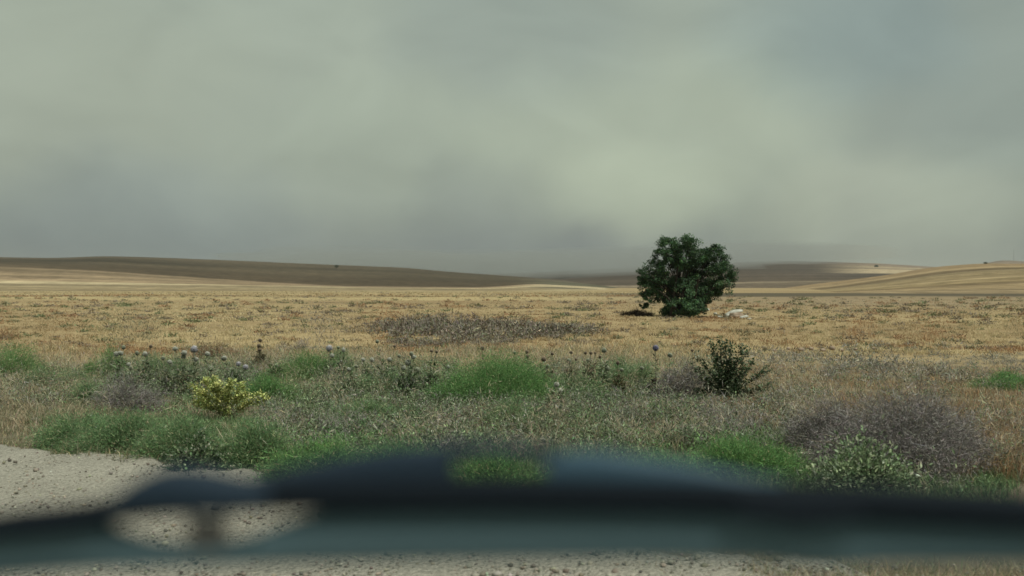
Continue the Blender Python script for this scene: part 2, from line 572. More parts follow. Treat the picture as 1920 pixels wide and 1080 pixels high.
def build_shoulder():
    xs = np.linspace(-13, 13, 420)
    e = shoulder_edge(xs)
    rows = 34
    t = np.linspace(0, 1, rows)
    Y = -10 + (e[None] + 10) * (t[:, None] ** .45)
    X = np.repeat(xs[None], rows, 0)
    Z = .035 + .012 * vnoise(X, Y, .9, 1) + .008 * vnoise(X, Y, .3, 3)
    Z[-1] = -.01
    Z = np.maximum(Z, -.01)
    v = np.stack([X, Y, Z], 2).reshape(-1, 3); n = len(xs)
    i, j = np.meshgrid(np.arange(rows - 1), np.arange(n - 1), indexing='ij')
    a = (i * n + j).ravel()
    f = np.stack([a, a + 1, a + n + 1, a + n], 1)
    m = bpy.data.materials.new("gravel_dirt"); m.use_nodes = True
    nt = m.node_tree; N, L = nt.nodes, nt.links
    b = N["Principled BSDF"]; b.inputs["Roughness"].default_value = .95; b.inputs["Specular IOR Level"].default_value = .1
    g = N.new("ShaderNodeNewGeometry")
    def noise(s, d=6):
        q = N.new("ShaderNodeTexNoise"); q.inputs["Scale"].default_value = s; q.inputs["Detail"].default_value = d
        L.new(g.outputs["Position"], q.inputs["Vector"]); return q.outputs["Fac"]
    r1 = N.new("ShaderNodeValToRGB"); cr = r1.color_ramp
    cr.elements[0].position = .3; cr.elements[0].color = (.30, .285, .24, 1); cr.elements[1].position = .72; cr.elements[1].color = (.46, .44, .375, 1)
    L.new(noise(.9), r1.inputs[0])
    r2 = N.new("ShaderNodeValToRGB"); cr = r2.color_ramp
    cr.elements[0].position = .32; cr.elements[0].color = (.13, .12, .10, 1); cr.elements[1].position = .62; cr.elements[1].color = (.50, .475, .40, 1)
    L.new(noise(48, 6), r2.inputs[0])
    x = N.new("ShaderNodeMix"); x.data_type = 'RGBA'; x.inputs["Factor"].default_value = .45
    L.new(r1.outputs[0], x.inputs["A"]); L.new(r2.outputs[0], x.inputs["B"]); L.new(x.outputs["Result"], b.inputs["Base Color"])
    bp = N.new("ShaderNodeBump"); bp.inputs["Distance"].default_value = .06; bp.inputs["Strength"].default_value = 1.0
    L.new(noise(30, 7), bp.inputs["Height"]); L.new(bp.outputs[0], b.inputs["Normal"])
    o = mesh_obj("gravel_road_shoulder", v, f, m, smooth=True)
    tag(o, kind="structure")


def loft(name, lines, mat, px0, px1, step=12, sub=14, rough=.12):
    """hillside through contour lines [(distance, [(px, py)...])]"""
    pxs = np.arange(px0, px1 + 1, step, dtype=float)
    P = []
    for d, pl in lines:
        pl = np.array(pl, float)
        py = np.interp(pxs, pl[:, 0], pl[:, 1])
        ker = np.array([1, 2, 3, 2, 1.]) / 9
        py = np.convolve(np.pad(py, 2, mode='edge'), ker, mode='valid')
        P.append(np.stack([(pxs - 960) / FPX * d, np.full_like(pxs, d), CH + (HZ - py) / FPX * d], 1))
    rows, vv = [], []
    for i in range(len(P) - 1):
        for k in range(sub + (i == len(P) - 2)):
            t = k / sub
            q = P[i] * (1 - t) + P[i + 1] * t
            q = q.copy(); q[:, 2] += rough * vnoise(q[:, 0], q[:, 1], 45.0, 1) * (0 if i == 0 and k == 0 else 1)
            rows.append(q); vv.append(i + t)
    v = np.concatenate(rows); n = len(pxs)
    uv = np.stack([np.tile(pxs / 1920, len(rows)), np.repeat(vv, n)], 1)
    i, j = np.meshgrid(np.arange(len(rows) - 1), np.arange(n - 1), indexing='ij')
    a = (i * n + j).ravel()
    f = np.stack([a, a + 1, a + n + 1, a + n], 1)
    o = mesh_obj(name, v, f, mat, smooth=True, uv=uv)
    tag(o, kind="structure")
    return o


def build_hills():
    STRAW = (.42, .345, .22)
    # long low hill on the left
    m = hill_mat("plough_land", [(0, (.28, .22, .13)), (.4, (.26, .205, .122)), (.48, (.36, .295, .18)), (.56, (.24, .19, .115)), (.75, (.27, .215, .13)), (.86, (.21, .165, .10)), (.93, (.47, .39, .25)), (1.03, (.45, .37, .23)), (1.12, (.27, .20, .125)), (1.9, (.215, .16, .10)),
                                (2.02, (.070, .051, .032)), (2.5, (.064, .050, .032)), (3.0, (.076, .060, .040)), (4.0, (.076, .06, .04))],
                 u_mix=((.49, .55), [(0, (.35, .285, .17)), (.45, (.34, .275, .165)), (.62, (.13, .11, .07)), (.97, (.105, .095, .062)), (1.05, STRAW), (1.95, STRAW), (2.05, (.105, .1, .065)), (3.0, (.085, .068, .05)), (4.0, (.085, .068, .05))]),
                 amp=.42, vs_=13.0, us=3.0)
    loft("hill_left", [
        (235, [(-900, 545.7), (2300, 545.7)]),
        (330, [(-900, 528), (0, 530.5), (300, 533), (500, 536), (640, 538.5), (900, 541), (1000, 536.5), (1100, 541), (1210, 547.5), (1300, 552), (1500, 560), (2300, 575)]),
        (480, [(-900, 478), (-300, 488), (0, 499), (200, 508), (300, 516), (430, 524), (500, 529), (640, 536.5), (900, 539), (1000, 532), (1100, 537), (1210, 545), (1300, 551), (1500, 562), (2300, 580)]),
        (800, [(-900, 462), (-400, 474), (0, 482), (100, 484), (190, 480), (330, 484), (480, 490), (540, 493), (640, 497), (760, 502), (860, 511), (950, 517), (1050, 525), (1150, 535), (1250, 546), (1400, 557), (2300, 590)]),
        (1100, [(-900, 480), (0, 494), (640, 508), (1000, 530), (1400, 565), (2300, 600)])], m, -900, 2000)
    # brown far fields behind the tree
    m = hill_mat("far_fields", [(0, (.12, .092, .065)), (.9, (.11, .085, .06)), (1.0, (.24, .19, .13)), (1.1, (.080, .06, .044)), (1.8, (.07, .053, .041)), (2.2, (.064, .05, .04)), (3.0, (.09, .07, .056)), (4.0, (.09, .07, .056))],
                 u_mix=((.79, .86), [(0, (.15, .115, .08)), (1.0, (.12, .092, .065)), (1.5, (.058, .047, .037)), (1.95, (.058, .047, .037)), (2.0, (.36, .29, .19)), (2.3, (.34, .265, .17)), (2.4, (.21, .165, .115)), (2.55, (.35, .28, .185)), (2.7, (.22, .165, .12)), (3.0, (.19, .15, .115)), (4.0, (.15, .12, .09))]),
                 amp=.34, vs_=34.0, us=4.0)
    loft("hill_middle", [
        (420, [(200, 552), (2600, 552)]),
        (600, [(200, 548), (1000, 538), (1200, 537), (1400, 530), (1600, 527), (1800, 527), (2600, 527)]),
        (900, [(200, 540), (800, 530), (1000, 524), (1200, 518), (1380, 510), (1500, 510), (1580, 512), (1720, 513), (1850, 513), (2600, 513)]),
        (1300, [(200, 530), (800, 517), (1000, 511), (1100, 506), (1200, 501), (1380, 492), (1480, 489), (1560, 491), (1650, 494), (1730, 499), (1800, 503), (1840, 496), (1868, 488.5), (1885, 487), (1925, 491), (2100, 496), (2600, 500)]),
        (1700, [(200, 540), (1200, 512), (1500, 503), (2600, 510)])], m, 200, 2600)
    # golden stubble hill on the right
    G1, G2, DK = (0.264, 0.188, 0.105), (0.312, 0.233, 0.134), (0.104, 0.075, 0.045)
    m = hill_mat("stubble_slope", [(0, (0.249, 0.190, 0.116)), (.25, (0.229, 0.174, 0.103)), (.33, (0.282, 0.209, 0.118)), (.52, (0.282, 0.211, 0.121)), (.62, (0.162, 0.120, 0.070)), (.70, (0.269, 0.199, 0.109)), (1.0, (0.249, 0.190, 0.103)),
                                   (1.15, (0.322, 0.246, 0.142)), (1.22, (0.255, 0.193, 0.106)), (1.55, (0.235, 0.180, 0.101)), (1.63, (0.296, 0.224, 0.127)), (1.7, (0.222, 0.171, 0.097)), (1.86, (0.202, 0.158, 0.091)),
                                   (1.95, DK), (2.12, (0.148, 0.107, 0.060)), (2.25, G2), (2.6, G1), (2.95, G1), (3.0, G2), (4.0, G1)], amp=.32, vs_=42, us=2.2, warp=.06)
    loft("hill_right", [
        (160, [(1000, 551.2), (2700, 551.2)]),
        (230, [(1000, 556), (1363, 551.6), (1490, 549.6), (1640, 541), (1780, 529), (1920, 520), (2100, 513), (2700, 505)]),
        (320, [(1000, 556), (1363, 549.6), (1490, 547.3), (1580, 538), (1680, 524), (1780, 511), (1847, 505), (1920, 503), (2100, 498), (2700, 490)]),
        (480, [(1000, 556), (1300, 549), (1363, 547.2), (1430, 545.2), (1513, 534), (1613, 522), (1670, 515), (1723, 505), (1763, 499.5), (1813, 495.5), (1853, 494), (1920, 494.5), (2100, 490), (2700, 484)]),
        (620, [(1000, 562), (1500, 548), (1920, 510), (2700, 500)])], m, 1000, 2700)


build_ground()
build_shoulder()
build_hills()

# ------------------------------------------------------------------ smoke and haze


def vol_mat(name, dens, col, aniso=.1):
    m = bpy.data.materials.new(name); m.use_nodes = True
    nt = m.node_tree; N, L = nt.nodes, nt.links
    N.remove(N["Principled BSDF"])
    p = N.new("ShaderNodeVolumePrincipled")
    p.inputs["Color"].default_value = (*col, 1)
    p.inputs["Density"].default_value = dens
    p.inputs["Anisotropy"].default_value = aniso
    L.new(p.outputs[0], N["Material Output"].inputs["Volume"])
    return m


def build_air():
    lo, hi = np.array([-4500, -60, -90.]), np.array([4500, 3200, 75.])
    c = np.array([[x, y, z] for x in (0, 1) for y in (0, 1) for z in (0, 1)], float) * (hi - lo) + lo
    f = [[0, 1, 3, 2], [4, 6, 7, 5], [0, 4, 5, 1], [2, 3, 7, 6], [0, 2, 6, 4], [1, 5, 7, 3]]
    o = mesh_obj("haze", c, f, vol_mat("haze_air", .00014, (.78, .83, .82)))
    tag(o, "thin grey smoke haze over the fields and hills", "haze", kind="stuff")
    v0, f0 = ICO3
    sm = vol_mat("smoke_cloud", .0040, (.58, .61, .61), .2)
    rng = np.random.default_rng(3)
    V, F, n = [], [], 0
    # billows of ground smoke rolling over the far slope, each its own soft body
    for px, py, d, rx, ry, rz in [(1000, 498, 960, 210, 150, 15), (1180, 490, 1010, 170, 150, 15), (1390, 476, 1040, 150, 140, 14), (1510, 476, 1120, 120, 120, 12),
                                  (820, 494, 930, 170, 120, 14), (640, 488, 980, 160, 120, 14)]:
        c = at(px, py, d)
        k = 1 + .14 * np.sin(v0[:, 0] * 5 + px) * np.cos(v0[:, 1] * 4 + py) + .08 * np.sin(v0[:, 2] * 7 + v0[:, 0] * 9 + px)
        v = v0 * k[:, None] * np.array([rx, ry, rz]) + c
        o = mesh_obj("smoke", v, f0, sm, smooth=True)
        tag(o, "grey wildfire smoke drifting low over the far brown slope", "smoke", "smoke billows along the far slope", "stuff")


build_air()

# ------------------------------------------------------------------ tree


def build_tree():
    rng = np.random.default_rng(21)
    d = gd(593)
    s = d / FPX
    b = gp(1275, 593)
    b[2] = gz(b[:1], b[1:2])[0] - .02
    t = empty("tree", b)
    tag(t, "round dark green tree with several stems standing alone in the dry field", "tree")

    def P(px, py, dy=0.0):
        return np.array([(px - 960) * s, d + dy, CH + (HZ - py) * s])
    lobes = [(1282, 478, 36, 32), (1255, 482, 28, 26), (1310, 494, 34, 28), (1340, 490, 26, 28), (1228, 510, 26, 28), (1262, 515, 42, 32), (1312, 518, 42, 34), (1352, 522, 22, 30), (1222, 540, 20, 22), (1285, 548, 46, 32),
             (1258, 562, 16, 18), (1322, 545, 24, 20), (1345, 540, 16, 14), (1211, 571, 8, 7), (1218, 556, 9, 14), (1298, 572, 22, 18), (1245, 464, 20, 16), (1338, 474, 18, 14), (1282, 457, 26, 15), (1268, 582, 16, 10), (1292, 583, 14, 9), (1246, 545, 22, 20), (1306, 552, 32, 26), (1362, 515, 10, 18), (1206, 525, 9, 16), (1284, 574, 34, 16), (1262, 578, 20, 12)]
    cen, rad = [], []
    for cx, cy_, rx, ry in lobes:
        n = int(7 + rx * ry * .042)
        q = rand_dirs(n, rng) * rng.uniform(.62, 1.05, n)[:, None]
        ry3 = max(rx, ry) * .85
        base = P(cx, cy_, rng.uniform(-.5, .5))
        cen.append(base + q * np.array([rx * s, ry3 * s, ry * s]))
        rad.append(rng.uniform(.15, .27, n) * min(1, rx / 20))
    cen, rad = np.concatenate(cen), np.concatenate(rad)
    mid = P(1285, 520)
    g = Geo()
    shade = rng.lognormal(0, .28, len(cen))
    for c, r_, k in zip(cen, rad, shade):
        n = int(rng.integers(60, 95))
        q = rand_dirs(n, rng) * (rng.uniform(.1, 1, n) ** .4)[:, None] * r_
        q[:, 2] *= .75
        out = unit((c - mid)[None] + q * 2.0)
        dirs = unit(out * .7 + rand_dirs(n, rng) * .8 + np.array([0, 0, -.25]))
        nor = unit(out * .5 + np.array([0, 0, .9]) + rand_dirs(n, rng) * .6)
        col = pick([(.036, .082, .034), (.050, .108, .040), (.028, .066, .034), (.082, .145, .05)], [4, 4, 3, 1.6], n, .22, rng) * k
        g.add(*leaves(c + q, dirs, nor, rng.uniform(.06, .115, n), rng.uniform(.04, .07, n), col))
    g.build("crown", M_LEAF, t)
    # stems fanning out from one root
    stems = [(1266, 500, -.3), (1285, 485, .2), (1305, 490, -.1), (1330, 505, .3), (1240, 520, .1), (1228, 545, -.4), (1345, 530, -.2), (1300, 520, -.7), (1275, 510, .6)]
    for i, (px, py, dy) in enumerate(stems):
        root = b + np.array([(i - 4) * .13 + rng.normal(0, .05), dy * .4, -.02])
        top = P(px, py, dy * 2)
        k = np.linspace(0, 1, 7)[:, None]
        pts = root * (1 - k) + top * k
        pts[:, 0] += np.sin(k[:, 0] * 3 + i) * .06
        pts[:, 2] += np.sin(k[:, 0] * math.pi) * .18
        v, f = tube(pts, np.linspace(.085, .022, 7), 7)
        mesh_obj("trunk", v, f, M_BARK, t, smooth=True)
    # thin boughs carrying the clumps
    g2 = Geo()
    for c in cen[rng.permutation(len(cen))[:120]]:
        a = b + np.array([0, 0, .35]) + (c - b) * .45 * np.array([.7, .7, 1])
        v, f = tube(np.stack([a, (a + c) / 2 + np.array([0, 0, .05]), c]), [.02, .014, .006], 4)
        g2.add(v, f, np.array((.03, .027, .022)))
    tag(g2.build("boughs", M_TWIG, t), kind="stuff")
    # a few dry sprigs at the low left edge
    return t


build_tree()


def far_tree(px, py, d, w, h, label):
    rng = np.random.default_rng(int(px))
    b = at(px, py, d)
    t = empty("distant_tree", b)
    tag(t, label, "tree", "single trees far off on the hills")
    g = Geo()
    n = 260
    q = rand_dirs(n, rng) * (rng.uniform(.2, 1, n) ** .4)[:, None] * np.array([w / 2, w / 2, h * .38]) + b + np.array([0, 0, h * .6])
    g.add(*leaves(q, rand_dirs(n, rng), rand_dirs(n, rng), np.full(n, h * .22), np.full(n, h * .16), vary((.035, .05, .025), n, .2, rng)))
    g.build("crown", M_LEAF, t)
    v, f = tube([b + np.array([0, 0, -.6]), b + np.array([0, 0, h * .7])], [h * .05, h * .03], 6)
    mesh_obj("trunk", v, f, M_BARK, t)


far_tree(631, 503, 700, 3.6, 2.6, "dark lone bush on the slope of the long brown hill")
far_tree(1643, 503, 1120, 5.0, 4.2, "tiny tree on the far hill above the pale field strips")
far_tree(1848, 495.5, 470, 2.2, 1.2, "tiny dark bush on the crest of the golden hill")


def build_mast():
    b = at(1901, 491, 1290)
    t = empty("mast", b - np.array([0, 0, 1.5]))
    tag(t, "thin pale mast on the small hill behind the golden slope", "mast")
    m = noise_mat("mast_steel", (.30, .32, .33), (.36, .38, .39), 1.0, .6)
    v, f = tube([b + np.array([0, 0, -1.5]), b + np.array([0, 0, 9]), b + np.array([0, 0, 18])], [.35, .28, .16], 8)
    mesh_obj("pole", v, f, m, t, smooth=True)
    for z in (12.5, 15.0):
        v, f = tube([b + np.array([-1.0, 0, z]), b + np.array([1.0, 0, z])], [.12, .12], 6)
        mesh_obj("crossarm", v, f, m, t, smooth=True)


build_mast()

# ------------------------------------------------------------------ stones


def stone(name, c, dims, rot, mat, seed, label, cat, group=None, sub=ICO2, boxy=.5):
    rng = np.random.default_rng(seed)
    v, f = sub
    k = v / np.max(np.abs(v), axis=1, keepdims=True)
    v = v * (1 - boxy) + k * boxy * .85
    v = v * (1 + .10 * np.sin(v[:, [1, 2, 0]] * 5 + rng.uniform(0, 6, 3))) * (1 + rng.normal(0, .025, v.shape))
    v = v * np.array(dims) * .5
    rx, ry, rz = rot
    def rm(a, i, j):
        m = np.eye(3); m[i, i] = m[j, j] = math.cos(a); m[i, j] = -math.sin(a); m[j, i] = math.sin(a); return m
    v = v @ (rm(rz, 0, 1) @ rm(ry, 2, 0) @ rm(rx, 1, 2)).T
    v = v + np.asarray(c)
    o = bpy.data.objects.new(name, None)
    o2 = mesh_obj(name, v - np.asarray(c), f, mat)
    o2.location = c
    bpy.data.objects.remove(o)
    return tag(o2, label, cat, group)


def build_stones():
    d = gd(597); s = d / FPX
    def P(px, py, z=None, dd=0):
        p = gp(px, py); p[1] += dd
        if z is not None: p[2] = z
        return p
    stone("stone_slab", P(1372, 596, .20, .1), (.62, .42, .14), (.25, -.42, .2), M_PALE, 1, "pale tilted stone slab leaning at the near side of the tree", "stone slab", boxy=.85)
    stone("stone_slab", P(1388, 596, .30, .5), (.52, .46, .12), (.15, -.08, -.1), M_PALE, 2, "pale flat stone slab lying on top of the rubble beside the tree", "stone slab", boxy=.85)
    stone("stone_slab", P(1394, 599, .10, 0), (.42, .34, .11), (.05, -.3, .3), M_PALE, 3, "small pale slab at the far end of the rubble beside the tree", "stone slab", boxy=.85)
    stone("stone", P(1385, 597, .12, .4), (.6, .6, .3), (0, 0, .3), M_ROCK, 4, "brown rock holding up the pale slabs beside the tree", "stone")
    for i, (px, py, w) in enumerate([(1308, 588, .30), (1326, 583, .34), (1341, 590, .22), (1350, 597, .24), (1405, 601, .22)]):
        stone("stone", P(px, py, w * .2), (w, w * .8, w * .6), (0, 0, i), M_PALE, 10 + i, ["small pale stone hard by the tree's base", "pale stone in the grass between tree and slabs, farthest back", "little pale stone between the tree and the slabs, middle one", "little pale stone just before the slabs",
              "small pale stone beyond the slabs, away from the tree"][i], "stone", "loose stones by the tree")
    k = 0
    for px, py, w in [(1452, 658, .08), (1478, 655, .09), (1502, 657, .11), (1521, 655, .09), (1543, 658, .10), (1560, 655, .13), (1578, 658, .10), (1604, 656, .08), (1640, 655, .10)]:
        stone("stone", P(px, py, w * .22), (w * 1.5, w, w * .8), (0, 0, px), M_ROCK, int(px), ["first", "second", "third", "fourth", "fifth", "largest", "seventh", "eighth", "last"][k] + " small reddish stone in the field row, counting from the dark leafy shrub", "stone", "row of small reddish stones across the field", sub=ICO1)
        k += 1
    stone("stone", P(66, 792, .03), (.09, .07, .06), (0, 0, 1), M_PALE, 77, "single white stone at the edge of the gravel by the dry grass", "stone", sub=ICO1)


build_stones()

# ------------------------------------------------------------------ ground covers


def field_colour(x, y, n, rng):
    """dry plants change colour in patches across the field"""
    k = np.clip(y / 40.0, .6, 3.0)
    a = vnoise(x / k * .5, y * .8 / k, 9.0, 1) + .7 * vnoise(x / k * .6, y / k, 3.2, 2)
    a = a + (1.0 * np.exp(-((y - 98) / 9) ** 2) * (x < 4) + .9 * np.exp(-((y - 185) / 40) ** 2) - .5 * np.exp(-((y - 125) / 14) ** 2) - .35 * np.exp(-((y - 72) / 9) ** 2))
    c = vnoise(x / k, y / k, 7.0, 3)
    straw, tan, rust, grey, olive = [np.array(q) for q in ((.54, .45, .27), (.43, .335, .20), (.37, .23, .125), (.27, .24, .20), (.24, .235, .15))]
    r = rng.normal(0, .17, n)
    col = np.where((a + r > .42)[:, None], straw, np.where((a + r > -.42)[:, None], tan, rust))
    grey_side = np.clip((x / y - .1) * 2.2, 0, .9) * (y > 45)
    g = (c + rng.normal(0, .4, n)) > .95 - grey_side
    col = np.where(g[:, None], grey, col)
    g = (c + rng.normal(0, .4, n)) < -1.15
    col = np.where(g[:, None], olive, col)
    return np.clip(col * rng.lognormal(0, .13, (n, 1)), .01, .8)


def tufts(g, base, per, h, w, spread, rng, colf=None, lean=(.2, 1.5)):
    n = len(base) * per
    b = np.repeat(base, per, 0)
    b[:, :2] += rng.normal(0, spread, (n, 2))
    hs = np.repeat(rng.lognormal(0, .3, len(base)), per) * rng.uniform(.5, 1.1, n) * h
    col = field_colour(b[:, 0], b[:, 1], n, rng) if colf is None else colf(n)
    b[:, 2] -= .01
    g.add(*blades(b, hs, rng.uniform(.6, 1.3, n) * w, rng.uniform(*lean, n), col, rng))


def build_covers():
    rng = np.random.default_rng(31)
    # far dry grass 38-140 m
    g = Geo()
    p = screen_pts(-250, 1330, 546.3, 556, 5200, rng)
    p = p[vnoise(p[:, 0], p[:, 1], 16.0, 4) > rng.normal(-.2, .5, len(p))]
    tufts(g, p, 6, .12, .22, .8, rng, lean=(.5, 1.5))
    p = screen_pts(-250, 2170, 553, 575, 6500, rng)
    p = p[(p[:, 1] < 108) | (p[:, 0] < 12 + rng.normal(0, 6, len(p)))]
    p = p[vnoise(p[:, 0], p[:, 1], 9.0, 4) > rng.normal(-.2, .5, len(p))]
    tufts(g, p, 6, .06, .10, .45, rng, lean=(.6, 2.0))
    p = screen_pts(-250, 2170, 573, 605, 9500, rng)
    p = p[vnoise(p[:, 0], p[:, 1], 4.5, 4) > rng.normal(-.3, .5, len(p))]
    tufts(g, p, 7, .085, .05, .22, rng, lean=(.5, 1.9))
    # middle 20-38 m
    p = screen_pts(-220, 2140, 603, 662, 8500, rng)
    keep = vnoise(p[:, 0], p[:, 1], 2.6, 4) > rng.normal(-.5, .5, len(p))
    tufts(g, p[keep], 10, .12, .018, .12, rng, lean=(.4, 1.9))
    # pale rows of cut straw lying across the field
    pale = lambda n: pick([(.58, .51, .34), (.50, .42, .27)], [1, 1], n, .15, rng)
    for d_, x0, x1 in [(100, -70, -38), (99, -36, 2), (112, -60, 10), (88, -20, 14), (76, -40, -8), (70, 18, 42), (64, 22, 40), (60, -30, -4), (56, 12, 34), (50, 20, 32), (47, -24, -6), (44, 10, 28), (40, -20, 2), (36, 13, 24), (90, 30, 56), (80, 36, 50)]:
        k = int((x1 - x0) * 9)
        x = rng.uniform(x0, x1, k); y = d_ + .025 * (x - x0) + rng.normal(0, d_ * .006, k) + .6 * np.sin(x * .4)
        ok = vnoise(x, y, 6.0, 3) > -.3
        p = np.stack([x, y, gz(x, y)], 1)[ok]
        tufts(g, p, 7, .07, .0006 * d_, .15, rng, pale, (.8, 2.0))
    tag(g.build("dry_grass", M_GRASS), "dry straw and rust coloured grass covering the field", "grass", kind="stuff")
    # roadside dry grass
    g = Geo()
    straw = lambda n: pick([(.50, .44, .31), (.40, .335, .23), (.33, .25, .175), (.28, .285, .19), (.22, .26, .15)], [3, 3, 1.6, 2, 1.2], n, .22, rng)
    rust = lambda n: pick([(.43, .335, .205), (.38, .26, .15), (.32, .20, .115), (.27, .235, .18), (.21, .225, .14)], [2.5, 3, 2.4, 2, .8], n, .22, rng)
    mixd = lambda n: pick([(.38, .34, .23), (.28, .265, .18), (.21, .235, .14), (.42, .35, .21)], [2, 3, 3, 1.5], n, .22, rng)
    tufts(g, screen_pts(-180, 210, 695, 800, 1100, rng), 9, .16, .007, .05, rng, straw)
    p = screen_pts(1330, 2120, 690, 800, 3600, rng)
    p = p[vnoise(p[:, 0], p[:, 1], 1.3, 4) > rng.normal(-.3, .5, len(p))]
    tufts(g, p, 10, .10, .008, .07, rng, rust)
    p = screen_pts(-180, 230, 690, 800, 900, rng)
    tufts(g, p, 9, .14, .007, .06, rng, mixd)
    p = screen_pts(1300, 2120, 700, 900, 900, rng)
    tufts(g, p, 9, .10, .007, .06, rng, mixd)
    tufts(g, screen_pts(1780, 2150, 770, 900, 1300, rng), 9, .22, .006, .05, rng, rust)
    tufts(g, screen_pts(430, 560, 660, 700, 260, rng), 9, .22, .008, .06, rng, straw)
    tufts(g, screen_pts(840, 1350, 650, 690, 900, rng), 9, .16, .010, .07, rng, straw)
    tufts(g, screen_pts(-200, 850, 655, 700, 1300, rng), 9, .15, .010, .07, rng, straw)
    tufts(g, screen_pts(100, 1500, 700, 860, 2600, rng), 8, .13, .007, .06, rng, mixd)
    tufts(g, screen_pts(780, 1300, 800, 860, 420, rng), 7, .20, .005, .04, rng, straw)
    tufts(g, screen_pts(1400, 2100, 1078, 1120, 420, rng), 8, .10, .004, .04, rng, straw)
    tufts(g, screen_pts(1000, 1500, 1050, 1090, 60, rng), 7, .06, .003, .03, rng, straw)
    tufts(g, screen_pts(-180, 120, 770, 815, 420, rng), 8, .10, .006, .05, rng, straw)
    tufts(g, screen_pts(-180, 140, 800, 836, 330, rng), 8, .06, .006, .05, rng, mixd)
    x = rng.uniform(-7, 6, 900)
    p = np.stack([x, shoulder_edge(x) + np.abs(rng.normal(0, .12, 900)) - .04, np.full(900, .0)], 1)
    tufts(g, p, 6, .07, .005, .05, rng, mixd)
    tag(g.build("roadside_grass", M_GRASS), "tangled dry and half green grass between the roadside weeds", "grass", kind="stuff")
    # grey-green prickly undergrowth with pale leaf edges
    g = Geo()
    for px0, px1, py0, py1, n in [(490, 860, 735, 850, 620), (780, 1330, 745, 850, 900), (1330, 1500, 740, 850, 180), (-120, 120, 700, 760, 130), (620, 860, 700, 740, 170), (210, 480, 690, 745, 240), (1020, 1180, 690, 750, 150)]:
        p = screen_pts(px0, px1, py0, py1, n, rng)
        per = 24
        b = np.repeat(p, per, 0)
        m = len(b)
        az = rng.uniform(0, 6.283, m); el = rng.uniform(-.1, 1.1, m)
        dirs = np.stack([np.cos(az) * np.cos(el), np.sin(az) * np.cos(el), np.sin(el)], 1)
        st = np.repeat(rng.uniform(.02, .13, len(p)), per) * rng.uniform(.2, 1.1, m)
        b = b + dirs * rng.uniform(.0, .07, (m, 1)); b[:, 2] += st
        col = pick([(.17, .20, .135), (.25, .27, .205), (.12, .155, .09), (.44, .43, .34), (.18, .165, .155), (.10, .16, .075)], [3, 2.0, 3, .9, 1.4, 3], m, .2, rng)
        g.add(*leaves(b, dirs, unit(np.array([0, 0, 1.]) + rand_dirs(m, rng) * .6), rng.uniform(.022, .055, m), rng.uniform(.009, .018, m), col))
    tag(g.build("thistle_undergrowth", M_LEAF), "grey green prickly ground cover with pale leaf edges", "undergrowth", kind="stuff")
    # tangled roadside weeds: thin upright stems with small leaves, several kinds mixed in patches
    g = Geo()
    for px0, px1, py0, py1, n, h, pal in [(-150, 220, 700, 790, 420, .22, 0), (180, 860, 690, 790, 1000, .24, 1), (830, 1330, 700, 800, 800, .22, 1), (1280, 1560, 735, 860, 420, .2, 2), (200, 480, 688, 742, 420, .24, 1), (520, 850, 685, 745, 480, .22, 1), (1030, 1200, 690, 745, 260, .22, 1), (480, 1320, 780, 870, 900, .16, 1), (1780, 2080, 790, 900, 300, .22, 2), (1380, 2050, 690, 760, 320, .14, 2), (1480, 1900, 880, 930, 260, .13, 1)]:
        p = screen_pts(px0, px1, py0, py1, n, rng)
        p = p[vnoise(p[:, 0], p[:, 1], 1.5, 4) > rng.normal(-.05, .5, len(p))]
        p = p[p[:, 1] > shoulder_edge(p[:, 0]) + .15]
        clear = np.zeros(len(p), bool)      # nothing grows up against the feathery bushes
        for bx, by, bw in [(935, 752, 125), (575, 715, 60), (205, 710, 40), (505, 755, 50), (15, 708, 65), (425, 792, 60), (1400, 900, 100), (1182, 724, 45), (1690, 888, 175), (1560, 856, 80), (1278, 750, 60), (1362, 758, 55), (245, 776, 55)]:
            c = gp(bx, by); r_ = bw * c[1] / FPX
            clear |= (np.abs(p[:, 0] - c[0]) < r_) & (p[:, 1] < c[1] + r_ * .5) & (p[:, 1] > c[1] - 1.4)
        p = p[~clear | (rng.random(len(p)) < .12)]
        per = 62; m = len(p) * per
        hh = np.repeat(h * rng.lognormal(0, .35, len(p)), per)
        w0 = np.array([[.25, .15, .25, .25, .10], [.36, .32, .13, .11, .08], [.12, .08, .36, .3, .14]][pal])
        bias = np.stack([np.exp(1.5 * vnoise(p[:, 0], p[:, 1], 2.2, q_)) for q_ in (0, 1, 2, 3, 4)], 1) * w0      # each kind grows in its own patches
        cum = np.cumsum(bias / bias.sum(1, keepdims=True), 1)
        kind1 = (rng.random((len(p), 1)) > cum).sum(1).clip(0, 4)
        hh = hh * np.repeat(np.array([1.0, .8, 1.15, 1.5, .9])[kind1], per)
        kind = np.repeat(kind1, per)
        base = np.array([(.175, .225, .125), (.13, .215, .095), (.25, .23, .215), (.43, .37, .255), (.125, .14, .098)])
        col = base[kind] * rng.lognormal(0, .38, (m, 1)) * rng.normal(1, .06, (m, 3))
        lean = np.repeat(rng.normal(0, .35, (len(p), 2)), per, 0)
        u = rng.uniform(.05, 1, m)
        spread = (.02 + .07 * u) * np.where(kind == 2, 1.5, 1)
        q = np.repeat(p, per, 0) + np.stack([lean[:, 0] * u * hh + rng.normal(0, 1, m) * spread, lean[:, 1] * u * hh + rng.normal(0, 1, m) * spread, u * hh], 1)
        az = rng.uniform(0, 6.283, m); el = rng.uniform(-.2, 1.3, m)
        dirs = np.stack([np.cos(az) * np.cos(el), np.sin(az) * np.cos(el), np.sin(el)], 1)
        thin = (kind == 2) | (kind == 3)
        ln = np.where(thin, rng.uniform(.05, .12, m), rng.uniform(.018, .045, m))
